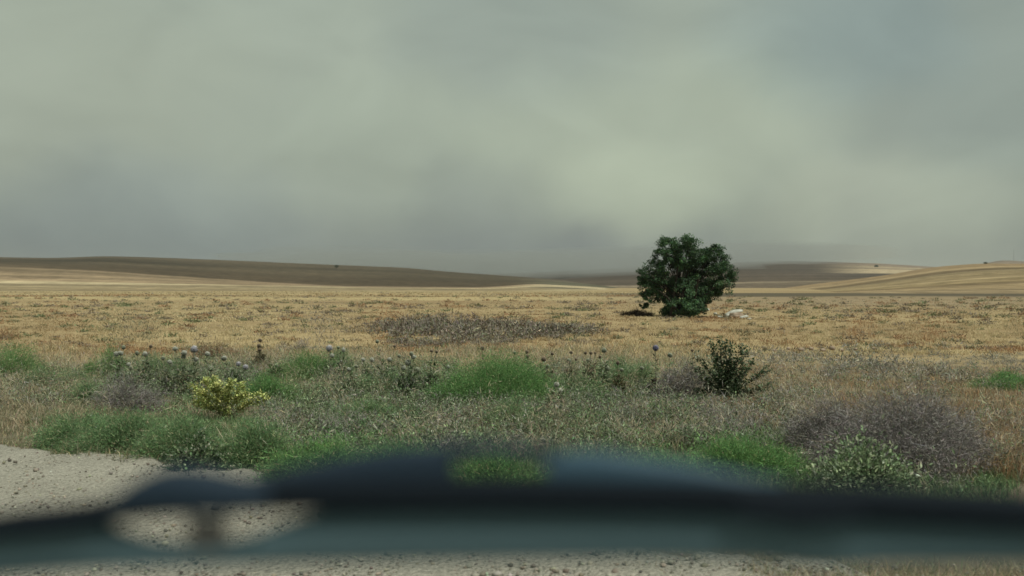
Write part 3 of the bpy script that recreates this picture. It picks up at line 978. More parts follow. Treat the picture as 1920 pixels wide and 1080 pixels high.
        g.add(*leaves(q, dirs, unit(np.array([0, 0, 1.]) + rand_dirs(m, rng) * .7), ln, np.where(thin, .004, rng.uniform(.007, .016, m)), np.clip(col, .01, .7)))
    tag(g.build("mixed_weeds", M_LEAF), "tangled grey green and dry weeds filling the roadside belt", "weeds", kind="stuff")
    # low green weeds between the bushes
    g = Geo()
    for px0, px1, py0, py1, n, h in [(90, 520, 790, 868, 2600, .10), (480, 900, 815, 930, 3000, .10), (880, 1320, 850, 960, 2600, .10), (1300, 1520, 815, 930, 1800, .10), (1500, 1900, 860, 990, 1300, .09), (160, 520, 690, 760, 900, .12), (520, 1200, 690, 760, 1200, .12)]:
        p = screen_pts(px0, px1, py0, py1, n, rng)
        p = p[p[:, 1] > shoulder_edge(p[:, 0]) + .05]
        fn = lambda n: pick([(.14, .23, .10), (.19, .28, .12), (.115, .185, .09), (.30, .33, .18)], [3, 2.4, 2, .8], n, .2, rng)
        tufts(g, p, 10, h, .006, .045, rng, fn, (.2, .9))
    tag(g.build("green_weeds", M_LEAF), "low feathery green weeds along the gravel edge", "weeds", kind="stuff")
    # grey scrub band in the dry field
    g = Geo()
    for cx, cy_, rx, ry, n in [(860, 626, 130, 22, 480), (1010, 624, 110, 20, 260), (775, 628, 70, 16, 170), (1080, 614, 50, 10, 60), (1600, 680, 380, 24, 330), (1850, 682, 170, 22, 130), (1750, 704, 190, 20, 90)]:
        nc = max(4, n // 12)        # bushes stand in uneven knots
        q = rng.normal(0, .52, (nc, 2))
        cs = rng.lognormal(0, .35, nc)
        ic = rng.integers(0, nc, n)
        py = np.maximum(cy_ + q[ic, 1] * ry, 585); px = cx + q[ic, 0] * rx
        d_ = CH * FPX / (py - HZ) + rng.normal(0, .28, n) * cs[ic]; x = (px - 960) / FPX * d_ + rng.normal(0, .42, n) * cs[ic]
        p = np.stack([x, d_, gz(x, d_)], 1)
        per = 52; m = n * per
        b = np.repeat(p, per, 0)
        up = np.abs(rand_dirs(m, rng)); up[:, :2] *= rng.choice([-1, 1], (m, 2)); up[:, 2] += .3; up = unit(up)
        size = np.repeat(rng.uniform(.16, .36, n) * cs[ic] * (.5 if cy_ > 650 else 1.0), per)[:, None]
        a = b + up * size * rng.uniform(.1, .75, (m, 1)) * np.array([1.3, 1.3, 1])
        e = a + unit(up + rand_dirs(m, rng) * .9) * size * rng.uniform(.15, .34, (m, 1))
        col = pick([(.19, .165, .14), (.135, .12, .105), (.25, .22, .185), (.16, .17, .11), (.36, .30, .21)], [4, 2.5, 2.4, 2.6, .9], m, .2, rng)
        if cy_ > 650:
            col = pick([(.26, .25, .23), (.19, .19, .17), (.34, .31, .26), (.20, .215, .15)], [3, 2, 2, 2.4], m, .22, rng)
        g.add(*needles(a, e, rng.uniform(.012, .026, m) * size[:, 0] / .25 * (.7 if cy_ > 650 else 1.0), col, rng))
    tag(g.build("grey_scrub", M_TWIG), "band of grey dry scrub across the yellow field", "scrub", kind="stuff")
    # small dark weeds dotted over the field
    g = Geo()
    p = np.concatenate([screen_pts(-250, 2170, 556, 600, 900, rng), screen_pts(-200, 2120, 598, 655, 560, rng)])
    per = 46; m = len(p) * per
    size = np.repeat(rng.uniform(.10, .28, len(p)) * np.clip(p[:, 1] / 40, .7, 1.5), per)[:, None]
    up = np.abs(rand_dirs(m, rng)); up[:, :2] *= rng.choice([-1, 1], (m, 2)); up[:, 2] *= .7
    a = np.repeat(p, per, 0) + up * size * rng.uniform(.1, .8, (m, 1)) * np.array([1.8, 1.8, 1])
    kind = np.repeat(rng.choice(4, len(p), p=[.35, .3, .2, .15]), per)
    col = np.array([(.20, .17, .13), (.17, .17, .10), (.30, .19, .11), (.13, .16, .08)])[kind] * rng.lognormal(0, .25, (m, 1))
    g.add(*needles(a, a + unit(up + rand_dirs(m, rng) * .8) * size * .5, rng.uniform(.02, .05, m) * size[:, 0] / .2, col, rng))
    tag(g.build("field_weeds", M_TWIG), "small dark weeds dotted over the dry field", "weeds", kind="stuff")
    # dry grass right below the car
    # loose gravel
    g = Geo()
    v0, f0 = ICO0
    n = 14000
    px = rng.uniform(-200, 2120, n); py = rng.uniform(836, 1130, n)
    d_ = CH * FPX / (py - HZ); x = (px - 960) / FPX * d_
    ok = d_ < shoulder_edge(x) + rng.normal(.0, .12, n) - .02
    x, d_ = x[ok], d_[ok]; n = len(x)
    r = np.clip(rng.lognormal(-5.25, .5, n), .003, .024)
    vv = v0[None] * r[:, None, None] * rng.uniform(.6, 1.35, (n, 12, 3)) * np.array([1, 1, .7]) + np.stack([x, d_, .036 + r * .35], 1)[:, None]
    ff = (np.arange(n)[:, None, None] * 12 + f0[None]).reshape(-1, 3)
    col = pick([(.30, .275, .22), (.22, .195, .16), (.38, .36, .30), (.14, .125, .105)], [3, 2.5, 1.6, 1.5], n, .2, rng)
    g.add(vv.reshape(-1, 3), ff, np.repeat(col, 12, 0))
    tag(g.build("gravel", M_TWIG), "loose grey gravel on the road shoulder", "gravel", kind="stuff")


build_covers()

# ------------------------------------------------------------------ bushes


def dome_points(lobes, n, rng, shell=.35):
    """points in a heap of unequal domes: lobes = Kx6 (offset x, offset y, radius x, radius y, height, weight)"""
    i = rng.choice(len(lobes), n, p=lobes[:, 5] / lobes[:, 5].sum())
    q = rand_dirs(n, rng); q[:, 2] = np.abs(q[:, 2])
    k = rng.uniform(shell, 1, n) ** .6 * rng.normal(1, .07, n)
    o = q * k[:, None] * lobes[i, 2:5]
    o[:, :2] += lobes[i, :2]
    return q, o


def heap(w, h, rng, k=6, dome=False):
    if dome:
        L_ = heap(w, h * .8, rng, k)
        return np.concatenate([L_, np.array([[0, 0, w * .47, w * .34, h * .97, .9], [w * .12, .05, w * .38, w * .3, h * .9, .4]])])
    x = np.linspace(-.32, .32, k) + rng.normal(0, .05, k)
    hh = (1 - 1.5 * np.abs(x) ** 1.5) * rng.uniform(.72, 1.0, k)
    hh[np.argmin(np.abs(x))] = 1.0
    rx = rng.uniform(.16, .26, k)
    L_ = np.stack([x * w, rng.normal(0, .10, k) * w, rx * w, rx * w * rng.uniform(.8, 1.2, k), hh * h * .95, rx * hh], 1)
    return L_


def bush(name, px, py, wpx, hpx, cols, wts, label, cat, group=None, n=9000, nl=(.014, .036), nw=(.004, .008), upw=.2, mat=None, leafy=False, ll=(.025, .045), lw=(.014, .026), dy=0.0, stems=60, stemcol=(.12, .10, .07), shell=.35, dome=False):
    rng = np.random.default_rng(int(px * 7 + py))
    b = gp(px, py)
    b[1] += dy
    d = b[1]; s = gd(py) / FPX
    w, h = wpx * s, hpx * s
    b[2] = gz(b[:1], b[1:2])[0]
    t = empty(name, b)
    tag(t, label, cat, group)
    g = Geo()
    lb = heap(w, h, rng, int(np.clip(wpx / 22, 3, 9)), dome)
    q, off = dome_points(lb, n, rng, shell)
    # gather into sprays so that the outline is uneven and gaps show
    ns = max(24, n // 90)
    sq, so = dome_points(lb, ns, rng, max(shell, .5))
    idx = rng.integers(0, ns, n)
    spread = np.array([.075, .075, .06]) * min(1.0, h / .35)
    off = np.where((rng.random(n) < .45)[:, None], off, so[idx] + rng.normal(0, 1, (n, 3)) * spread)
    q = unit(off / np.array([w / 2, w * .36, h]) + 1e-6)
    off[:, 2] = np.maximum(off[:, 2], 0.01)
    a = b + off
    out = unit(off / np.array([w / 2, w * .36, h]) + 1e-6)
    tone = rng.lognormal(0, .26, ns)[idx][:, None]
    col = np.clip(pick(cols, wts, n, .2, rng) * tone, .004, .8)
    if leafy:
        dirs = unit(out * .6 + rand_dirs(n, rng) * .8 + np.array([0, 0, .35]))
        nor = unit(np.array([0, 0, 1.]) + rand_dirs(n, rng) * .8)
        g.add(*leaves(a, dirs, nor, rng.uniform(*ll, n), rng.uniform(*lw, n), col))
    else:
        dirs = unit(out * .7 + rand_dirs(n, rng) * .8 + np.array([0, 0, upw]))
        g.add(*needles(a, a + dirs * (rng.uniform(*nl, n) * rng.lognormal(0, .35, n))[:, None], rng.uniform(*nw, n), col, rng))
    g.build("foliage", mat or (M_LEAF if leafy else M_SOFT), t)
    g2 = Geo()
    for i in range(stems):
        dead = (not leafy) and i % 3 == 0
        e = b + so[rng.integers(0, ns)] * (1.18 if dead else 1.0)
        r0 = b + np.array([rng.normal(0, w * .06), rng.normal(0, w * .05), -.01])
        m = (r0 + e) / 2 + np.array([0, 0, h * .12])
        v, f = tube(np.stack([r0, m, e]), [.005, .0035, .0015], 3)
        g2.add(v, f, np.array((.40, .35, .23) if dead else stemcol) * rng.lognormal(0, .25))
    tag(g2.build("stems", M_TWIG, t), kind="stuff")
    return t


GREEN = ([(0.144, 0.281, 0.106), (0.188, 0.344, 0.125), (0.119, 0.231, 0.094), (0.275, 0.400, 0.163), (0.475, 0.438, 0.275)], [4, 3, 2.5, 1, .35])
GREEN2 = ([(0.169, 0.275, 0.138), (0.225, 0.344, 0.169), (0.144, 0.231, 0.119), (0.338, 0.413, 0.225), (0.500, 0.450, 0.300)], [4, 3, 2.5, 1, .7])
GREY = ([(.22, .20, .195), (.165, .15, .148), (.29, .27, .26), (.19, .195, .16)], [4, 3, 2, 1.5])
DARK = ([(.052, .092, .042), (.085, .128, .062), (.135, .165, .10), (.23, .255, .185)], [3.5, 3, 2, .8])
YELL = ([(0.483, 0.506, 0.184), (0.598, 0.598, 0.265), (0.345, 0.402, 0.138), (0.253, 0.322, 0.115)], [3.5, 2.6, 2, 1])


def build_bushes():
    G = "feathery green bushes along the roadside"
    bush("green_bush", 935, 750, 232, 92, *GREEN, "largest feathery green bush, domed, in the middle of the weeds", "bush", G, n=62000, dome=True, nw=(.004, .008))
    bush("green_bush", 868, 745, 105, 50, *GREEN, "low green bush tucked against the thistle side of the largest dome bush", "bush", G, n=14000)
    bush("green_bush", 15, 706, 130, 66, *GREEN, "green bush cut by the edge of the view above the dry grass", "bush", G, n=18000, dome=True)
    bush("green_bush", 205, 708, 75, 62, *GREEN, "small green bush left of the white globe thistles", "bush", G, n=12000)
    bush("green_bush", 300, 720, 120, 66, *GREEN2, "green bush behind the white globe thistles", "bush", G, n=15000)
    bush("green_bush", 580, 712, 135, 58, *GREEN, "green bush behind the thistles between yellow plant and largest bush", "bush", G, n=18000)
    bush("green_bush", 505, 752, 100, 52, *GREEN, "small green bush beside the yellow green plant", "bush", G, n=15000)
    bush("green_bush", 640, 700, 90, 48, *GREEN2, "low green bush under the big grey thistle head", "bush", G, n=10000)
    bush("green_bush", 1182, 722, 95, 58, *GREEN2, "green bush between the brown thistles and the grey twiggy shrub", "bush", G, n=12000)
    bush("green_bush", 1880, 730, 115, 34, *GREEN, "flat green bush in the rusty grass near the view's edge", "bush", G, n=12000)
    bush("green_bush", 1350, 720, 60, 30, *GREEN2, "tiny green bush behind the leafy dark shrub", "bush", G, n=2500)
    F = "green weeds along the gravel edge"
    bush("green_bush", 150, 836, 135, 66, *GREEN2, "green weed clump at the gravel edge nearest the dry grass", "bush", F, n=16000)
    bush("green_bush", 245, 846, 180, 82, *GREEN2, "broad green weed clump on the gravel edge, below the grey shrub", "bush", F, n=24000)
    bush("green_bush", 340, 862, 160, 88, *GREEN2, "green weed clump touching the dark leafy plant", "bush", F, n=20000)
    bush("green_bush", 480, 872, 150, 92, *GREEN2, "green weed clump below the yellow green plant, with pale stalks", "bush", F, n=20000)
    bush("green_bush", 600, 905, 210, 88, *GREEN, "green weed clump where the raised wiper frame begins", "bush", F, n=20000)
    bush("green_bush", 740, 905, 190, 80, *GREEN, "bright green weed clump behind the rise of the wiper frame", "bush", F, n=20000)
    bush("green_bush", 930, 930, 220, 84, *GREEN, "green weed clump seen through the opening in the wiper frame", "bush", F, n=20000)
    bush("green_bush", 1400, 905, 215, 92, *GREEN, "bright green weed clump beside the pale leafy shrub", "bush", F, n=24000)
    bush("green_bush", 1250, 905, 150, 60, *GREEN, "low green weeds behind the blue sheen of the wiper", "bush", F, n=8000)
    bush("green_bush", 720, 738, 150, 46, *GREEN2, "low green bush among the middle thistles before the largest bush", "bush", G, n=11000)
    bush("green_bush", 1090, 745, 150, 50, *GREEN2, "low green bush among the brown headed thistles", "bush", G, n=10000)
    bush("green_bush", 100, 720, 120, 46, *GREEN2, "thin green bush in the dry grass beside the cut off bush", "bush", G, n=8000)
    bush("green_bush", 170, 760, 80, 46, *GREEN2, "small green bush in the dry grass above the gravel weeds", "bush", G, n=7000)
    bush("green_bush", 690, 790, 170, 46, *GREEN2, "yellowish green tuft within the prickly grey ground cover", "bush", G, n=9000)
    bush("green_bush", 960, 800, 90, 60, *GREEN2, "narrow green tuft at the foot of the largest bush", "bush", G, n=6000)
    S = "grey twiggy dry shrubs"
    kw = dict(mat=M_TWIG, nl=(.025, .07), nw=(.002, .0045), upw=.0, stemcol=(.09, .08, .075))
    bush("grey_shrub", 1690, 880, 330, 152, *GREY, "largest grey twiggy shrub, spreading before the rusty grass", "shrub", S, n=70000, stems=200, dome=True, **kw)
    bush("grey_shrub", 1560, 850, 170, 110, *GREY, "grey twiggy shrub merging into the largest one on its thistle side", "shrub", S, n=22000, stems=70, **kw)
    bush("grey_shrub", 1278, 745, 120, 86, *GREY, "grey twiggy shrub under the purple thistle head", "shrub", S, n=9000, **kw)
    bush("grey_shrub", 245, 772, 110, 72, *GREY, "grey purple shrub among green weeds below the white thistles", "shrub", S, n=9000, **kw)
    bush("grey_shrub", 560, 652, 75, 22, *GREY, "low grey shrub in the yellow grass behind the thistles", "shrub", S, n=3500, **kw)
    B = [(.13, .085, .06), (.09, .06, .045), (.19, .13, .09)]
    bush("brown_shrub", 405, 672, 95, 38, B, [3, 3, 1], "dark brown dry shrub behind the largest white thistle head", "shrub", n=6000, **kw)
    bush("brown_shrub", 10, 636, 70, 16, [(.22, .13, .07), (.16, .10, .06)], [1, 1], "low rust brown shrub at the edge of the field", "shrub", n=2500, **kw)
    bush("brown_shrub", 1192, 591, 66, 10, [(.10, .07, .05), (.07, .05, .04), (.15, .11, .08)], [3, 3, 1], "low dark brown brush added as the shadow on the ground beside the lone tree", "shrub", n=3500, mat=M_TWIG, nl=(.08, .2), nw=(.01, .02), upw=0.0)  # dark flat brush, added to stand for the tree's cast shadow
    bush("leafy_shrub", 1615, 922, 215, 112, [(.17, .235, .125), (.24, .30, .175), (.12, .175, .09), (.36, .40, .29)], [3, 2.4, 2, .9], "pale green leafy shrub before the largest grey shrub", "shrub", leafy=True, n=5000, ll=(.02, .05), lw=(.010, .022), shell=.2)
    bush("leafy_plant", 405, 868, 85, 84, DARK[0], [3, 3, 2, 1.4], "dark leafy plant between green weeds at the gravel edge", "plant", leafy=True, n=2200, dy=-.4, ll=(.02, .035), lw=(.012, .022))


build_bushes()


def spray_plant(name, px, py, shoots, cols, wts, label, cat, per, ll, lw, along=(.25, 1.0), stemcol=(.10, .10, .06), srad=.006, clump=.02, lobes=1):
    """upright plant with leaves set along its shoots; shoots end at given image points"""
    rng = np.random.default_rng(int(px + py))
    b = gp(px, py); b[2] = gz(b[:1], b[1:2])[0]
    d = b[1]; s = d / FPX
    t = empty(name, b)
    tag(t, label, cat)
    g, g2 = Geo(), Geo()
    for sx, sy in shoots:
        e = at(sx, sy, d) + np.array([0, rng.normal(0, .14), 0])
        r0 = b + np.array([rng.normal(0, .03), rng.normal(0, .03), -.01])
        m = r0 * .5 + e * .5 + np.array([-(e[0] - r0[0]) * .12, 0, (e[2] - r0[2]) * .06])
        k = np.linspace(0, 1, 6)[:, None]
        pts = r0 * (1 - k) ** 2 + 2 * m * k * (1 - k) + e * k ** 2
        v, f = tube(pts, np.linspace(srad, srad * .35, 6), 4)
        g2.add(v, f, np.array(stemcol))
        n = per
        u = rng.uniform(*along, n)[:, None]
        p = r0 * (1 - u) ** 2 + 2 * m * u * (1 - u) + e * u ** 2 + rng.normal(0, clump, (n, 3))
        az = rng.uniform(0, 6.283, n); el = rng.uniform(-.1, 1.2, n)
        dirs = np.stack([np.cos(az) * np.cos(el), np.sin(az) * np.cos(el), np.sin(el)], 1)
        g.add(*leaves(p, dirs, unit(np.array([0, 0, 1.]) + rand_dirs(n, rng) * .5), rng.uniform(*ll, n), rng.uniform(*lw, n), pick(cols, wts, n, .2, rng)))
    g.build("foliage", M_LEAF, t)
    tag(g2.build("stems", M_TWIG, t), kind="stuff")


def build_plants():
    rng = np.random.default_rng(8)
    sh = [(1335, 643), (1348, 638), (1358, 640), (1372, 646), (1384, 645), (1398, 655), (1342, 662), (1330, 668), (1365, 668), (1415, 678), (1437, 690), (1408, 700), (1448, 724), (1436, 735), (1312, 672), (1302, 690), (1318, 712), (1345, 700), (1380, 690), (1392, 715), (1356, 715), (1330, 730), (1400, 735), (1370, 705), (1310, 735)]
    spray_plant("leafy_shrub", 1362, 752, sh, DARK[0], [3, 3.2, 2.2, .9], "upright dark leafy shrub taller than the weeds around it", "shrub", 240, (.03, .052), (.02, .036), (.12, 1.0), srad=.007, clump=.026)
    sh = [(368, 722), (380, 716), (395, 713), (408, 722), (420, 716), (432, 722), (446, 712), (455, 722), (468, 735), (480, 745), (487, 752), (362, 742), (372, 752), (388, 735), (402, 745), (415, 738), (430, 748), (445, 745), (460, 758), (385, 765), (405, 768), (425, 770), (445, 768), (357, 760)]
    spray_plant("yellow_plant", 424, 790, sh, *YELL, "yellow green flowering plant among the green weeds", "plant", 170, (.025, .045), (.014, .026), (.72, 1.03), (.20, .20, .09), .004, .022)
    # pale dry stalks
    for i, (x0, y0, x1, y1, lab) in enumerate([(440, 862, 405, 800, "pale dry stalk leaning out of the dark leafy plant"), (470, 860, 457, 790, "pale upright stalk in the green weeds below the yellow plant"), (70, 785, 95, 755, "pale bent stalk lying at the gravel's far edge"),
                                               (64, 783, 70, 752, "pale thick stalk standing at the gravel's far edge"), (130, 838, 140, 818, "short pale stalk at the foot of the gravel edge weeds"), (178, 838, 162, 815, "pale stalk leaning in the broad weed clump"),
                                               (868, 893, 861, 872, "pale slanting stalk seen through the wiper opening"), (971, 890, 973, 865, "pale upright stalk seen through the wiper opening")]):
        a = gp(x0, y0); e = at(x1, y1, a[1])
        rng2 = np.random.default_rng(i)
        k = np.linspace(0, 1, 6)[:, None]
        pts = a * (1 - k) + e * k + np.sin(k * 3.1) * rng2.normal(0, .008, 3)
        v, f = tube(pts, np.linspace(.006, .0025, 6), 5)
        o = mesh_obj("dry_stalk", v - a, f, M_TWIG, None, np.tile(np.array([[.46, .43, .30]]), (len(v), 1)), True)
        o.location = a
        tag(o, lab, "stalk", "pale dry stalks")


build_plants()

# ------------------------------------------------------------------ globe thistles
_v, _f = ICO2
_spike = np.concatenate([_v, _v * 1.0])


def head_mesh(name, inner, outer):
    """globe of pointed florets round a darker core"""
    rng = np.random.default_rng(17)
    g = Geo()
    v, f = ICO1
    g.add(v * .62, f, np.array(inner))
    n = 170
    dv = rand_dirs(n, rng)
    s = unit(np.cross(dv, rng.normal(size=(n, 3))))
    u = np.cross(s, dv)
    L_ = rng.uniform(.88, 1.08, n)[:, None]
    vv = np.stack([dv * .5 + s * .11, dv * .5 - s * .055 + u * .095, dv * .5 - s * .055 - u * .095, dv * L_], 1).reshape(-1, 3)
    t = np.array([[0, 1, 3], [1, 2, 3], [2, 0, 3]])
    ff = (np.arange(n)[:, None, None] * 4 + t[None]).reshape(-1, 3)
    cc = np.empty((n, 4, 3)); cc[:, :3] = np.array(inner); cc[:, 3] = np.array(outer)
    g.add(vv, ff, (cc * rng.lognormal(0, .12, (n, 1, 1))).reshape(-1, 3))
    o = g.build(name, M_FLOWER)
    me = o.data
    bpy.data.objects.remove(o)
    return me


HEADS = {"w": head_mesh("flower_head", (.20, .22, .17), (.60, .60, .54)), "b": head_mesh("flower_head", (.09, .07, .05), (.33, .27, .20)),
         "l": head_mesh("flower_head", (.22, .22, .25), (.58, .58, .61)), "p": head_mesh("flower_head", (.10, .10, .16), (.28, .28, .40)), "g": head_mesh("flower_head", (.13, .15, .10), (.42, .44, .34))}


def thistle(base, heads, label, leafcol, group="globe thistles standing among the roadside weeds"):
    px, py = base
    rng = np.random.default_rng(int(px * 3 + py))
    b = gp(px, py); b[2] = gz(b[:1], b[1:2])[0]
    d = b[1]; s = d / FPX
    t = empty("globe_thistle", b)
    tag(t, label, "thistle", group)
    g = Geo()
    for hx, hy, size, kind in heads:
        dd = rng.normal(0, .05)
        h = at(hx, hy, d) + np.array([0, dd, 0])
        r0 = b + np.array([(h[0] - b[0]) * .25, dd * .4, -.01])
        k = np.linspace(0, 1, 7)[:, None]
        pts = r0 * (1 - k) + h * k
        pts[:, 0] += np.sin(k[:, 0] * 3.14) * (r0[0] - h[0]) * .18
        v, f = tube(pts, np.linspace(.006, .0035, 7), 5)
        st = mesh_obj("stem", v, f, M_TWIG, t, np.tile(np.array([[.22, .23, .15]]) * rng.uniform(.7, 1.1), (len(v), 1)), True)
        fl = bpy.data.objects.new("flower_head", HEADS[kind])
        COL.objects.link(fl); fl.parent = t
        r = size * s * .6
        fl.location = Vector(h - b)
        fl.rotation_euler = (rng.normal(0, .3), rng.normal(0, .3), rng.uniform(0, 6))
        fl.scale = (r * rng.uniform(.85, 1.1), r * rng.uniform(.85, 1.1), r * rng.uniform(.8, 1.1))
        # jagged leaves up the stem, bigger below
        n = int(26 + 60 * np.linalg.norm(h - r0))
        u = rng.uniform(0, .82, n) ** 1.2
        p = r0 * (1 - u[:, None]) + h * u[:, None]
        p[:, 0] += np.sin(u * 3.14) * (r0[0] - h[0]) * .18
        az = rng.uniform(0, 6.283, n); el = rng.uniform(-.2, .9, n)
        dirs = np.stack([np.cos(az) * np.cos(el), np.sin(az) * np.cos(el), np.sin(el)], 1)
        ln = (.13 - .09 * u) * rng.uniform(.5, 1.3, n)
        p = p + dirs * (.09 * (1 - u)[:, None]) * rng.uniform(0, 1, (n, 1)); p[:, 2] += rng.normal(0, .015, n)
        g.add(*leaves(p, dirs, unit(np.array([0, 0, 1.]) + rand_dirs(n, rng) * .4), ln, ln * .4, pick(leafcol, [3, 2, 1.4], n, .22, rng)))
    n = 150       # prickly basal leaves spreading round the stems
    az = rng.uniform(0, 6.283, n); rr = rng.uniform(0, .17, n)
    p = b + np.stack([np.cos(az) * rr, np.sin(az) * rr, rng.uniform(.0, .24, n) * (1 - rr / .25)], 1)
    el = rng.uniform(-.1, 1.1, n); az2 = az + rng.normal(0, .6, n)
    dirs = np.stack([np.cos(az2) * np.cos(el), np.sin(az2) * np.cos(el), np.sin(el)], 1)
    ln = rng.uniform(.05, .13, n)
    g.add(*leaves(p, dirs, unit(np.array([0, 0, 1.]) + rand_dirs(n, rng) * .5), ln, ln * .33, pick(leafcol, [3, 2, 1.2], n, .25, rng)))
    g.build("foliage", M_LEAF, t)


TG = [(.10, .145, .07), (.16, .20, .115), (.32, .34, .25)]
TB = [(.15, .13, .08), (.20, .17, .10), (.09, .10, .05)]


def build_thistles():
    T = [
        ((226, 732), [(217, 664, 10, "w"), (228, 662, 10, "w"), (227, 652, 8, "g")], "thistle with a close pair of white heads at the end of the white row", TG),
        ((270, 736), [(258, 662, 8, "g"), (272, 664, 10, "w"), (285, 649, 7, "b")], "thistle with one white and one small brown head, second in the white row", TG),
        ((338, 740), [(328, 654, 9, "w"), (345, 662, 11, "w"), (343, 669, 9, "w")], "thistle with three white heads close together before the green bush", TG),
        ((364, 742), [(368, 654, 14, "l"), (367, 674, 9, "w"), (356, 694, 9, "g")], "thistle bearing the largest pale lavender head", TG),
        ((394, 736), [(387, 664, 10, "w"), (400, 690, 10, "g")], "thistle with a white head just beyond the largest lavender one", TG),
        ((438, 728), [(419, 672, 11, "w"), (445, 683, 10, "l"), (462, 688, 11, "l")], "bushy thistle with lavender heads above the yellow green plant", TG),
        ((489, 692), [(487, 638, 8, "b"), (486, 648, 7, "b"), (488, 656, 7, "b")], "dry thistle spire standing alone in the straw grass", TB),
        ((516, 712), [(516, 687, 8, "w")], "short thistle with one white head beside the straw grass", TG),
        ((620, 714), [(617, 653, 12, "l"), (623, 667, 9, "w")], "thistle with a large grey head above a white one", TG),
        ((643, 718), [(647, 655, 8, "w"), (636, 651, 5, "g"), (640, 679, 8, "w")], "thistle with two small white heads beside the large grey head", TG),
        ((690, 728), [(680, 675, 9, "w"), (697, 675, 9, "w")], "thistle with two level white heads in the middle thicket", TG),
        ((726, 736), [(729, 675, 9, "w"), (738, 650, 6, "b"), (708, 640, 8, "g")], "thistle with a tall bare stem rising above the middle thicket", TG),
        ((770, 748), [(772, 663, 9, "g"), (776, 669, 9, "w"), (765, 680, 11, "w")], "thistle with three stacked heads near the largest green bush", TG),
        ((806, 738), [(783, 693, 11, "g"), (808, 659, 6, "b"), (819, 659, 6, "b")], "thistle with two tiny dark heads against the straw grass", TG),
        ((842, 735), [(842, 687, 8, "w")], "thistle with one pale head at the shoulder of the largest green bush", TG),
        ((906, 722), [(905, 652, 8, "b")], "single brown thistle head rising behind the largest green bush", TB),
        ((990, 728), [(988, 660, 7, "b"), (989, 668, 7, "b"), (965, 661, 6, "g")], "thistle with two brown heads one over the other behind the green dome", TB),
        ((1028, 738), [(1036, 664, 7, "b"), (1019, 673, 11, "b"), (1027, 687, 9, "g")], "thistle with a broad brown head just past the largest green bush", TB),
        ((1072, 740), [(1067, 677, 10, "g"), (1080, 674, 6, "b"), (1070, 660, 6, "b"), (1061, 696, 9, "b")], "thistle with four brown heads of different size", TB),
        ((1104, 738), [(1097, 661, 6, "b"), (1108, 662, 6, "b"), (1116, 662, 5, "b"), (1102, 675, 7, "g")], "thistle with a level row of tiny brown heads", TB),
        ((1133, 742), [(1133, 657, 10, "g"), (1124, 668, 6, "b"), (1138, 690, 9, "g")], "tallest thistle of the brown headed ones, with a large round head", TG),
        ((1046, 772), [(1043, 720, 10, "w"), (1050, 732, 9, "w")], "low thistle with two white heads at the foot of the largest green bush", TG),
        ((1230, 742), [(1228, 652, 12, "p")], "thistle with one large purple head", TB),
        ((1254, 738), [(1256, 666, 10, "g")], "thistle with a green head beside the purple one", TG),
        ((1300, 722), [(1298, 657, 6, "b")], "thin thistle with one tiny dark head by the leafy dark shrub", TB),
        ((310, 742), [(304, 672, 8, "g"), (318, 679, 9, "w")], "low thistle in the gap between the two white headed groups", TG),
        ((246, 745), [(246, 690, 8, "g"), (238, 684, 8, "w")], "low thistle under the end of the white row, before the grey shrub", TG),
        ((660, 742), [(655, 692, 8, "w"), (668, 687, 7, "g")], "low thistle below the large grey head with two small heads", TG),
        ((752, 745), [(748, 668, 7, "g"), (756, 690, 9, "w")], "slim thistle just before the three stacked heads", TG),
        ((1162, 745), [(1158, 680, 8, "b"), (1166, 694, 8, "g")], "low thistle before the green bush by the grey twigs", TB),
        ((1206, 742), [(1203, 690, 8, "g")], "low thistle with one green head short of the purple one", TG),
    ]
    for base, heads, label, lc in T:
        thistle(base, heads, label, lc)


build_thistles()

# ------------------------------------------------------------------ windscreen and wiper


def plastic(name, col, rough, spec=.5):
    m = bpy.data.materials.new(name); m.use_nodes = True
    N, L = m.node_tree.nodes, m.node_tree.links
    b = N["Principled BSDF"]
    b.inputs["Base Color"].default_value = (*col, 1)
    b.inputs["Roughness"].default_value = rough
    b.inputs["Specular IOR Level"].default_value = spec
    n = N.new("ShaderNodeTexNoise"); n.inputs["Scale"].default_value = 900
    g = N.new("ShaderNodeNewGeometry"); L.new(g.outputs["Position"], n.inputs["Vector"])
    bp = N.new("ShaderNodeBump"); bp.inputs["Distance"].default_value = .0002; bp.inputs["Strength"].default_value = .4
    L.new(n.outputs["Fac"], bp.inputs["Height"]); L.new(bp.outputs[0], b.inputs["Normal"])
    return m


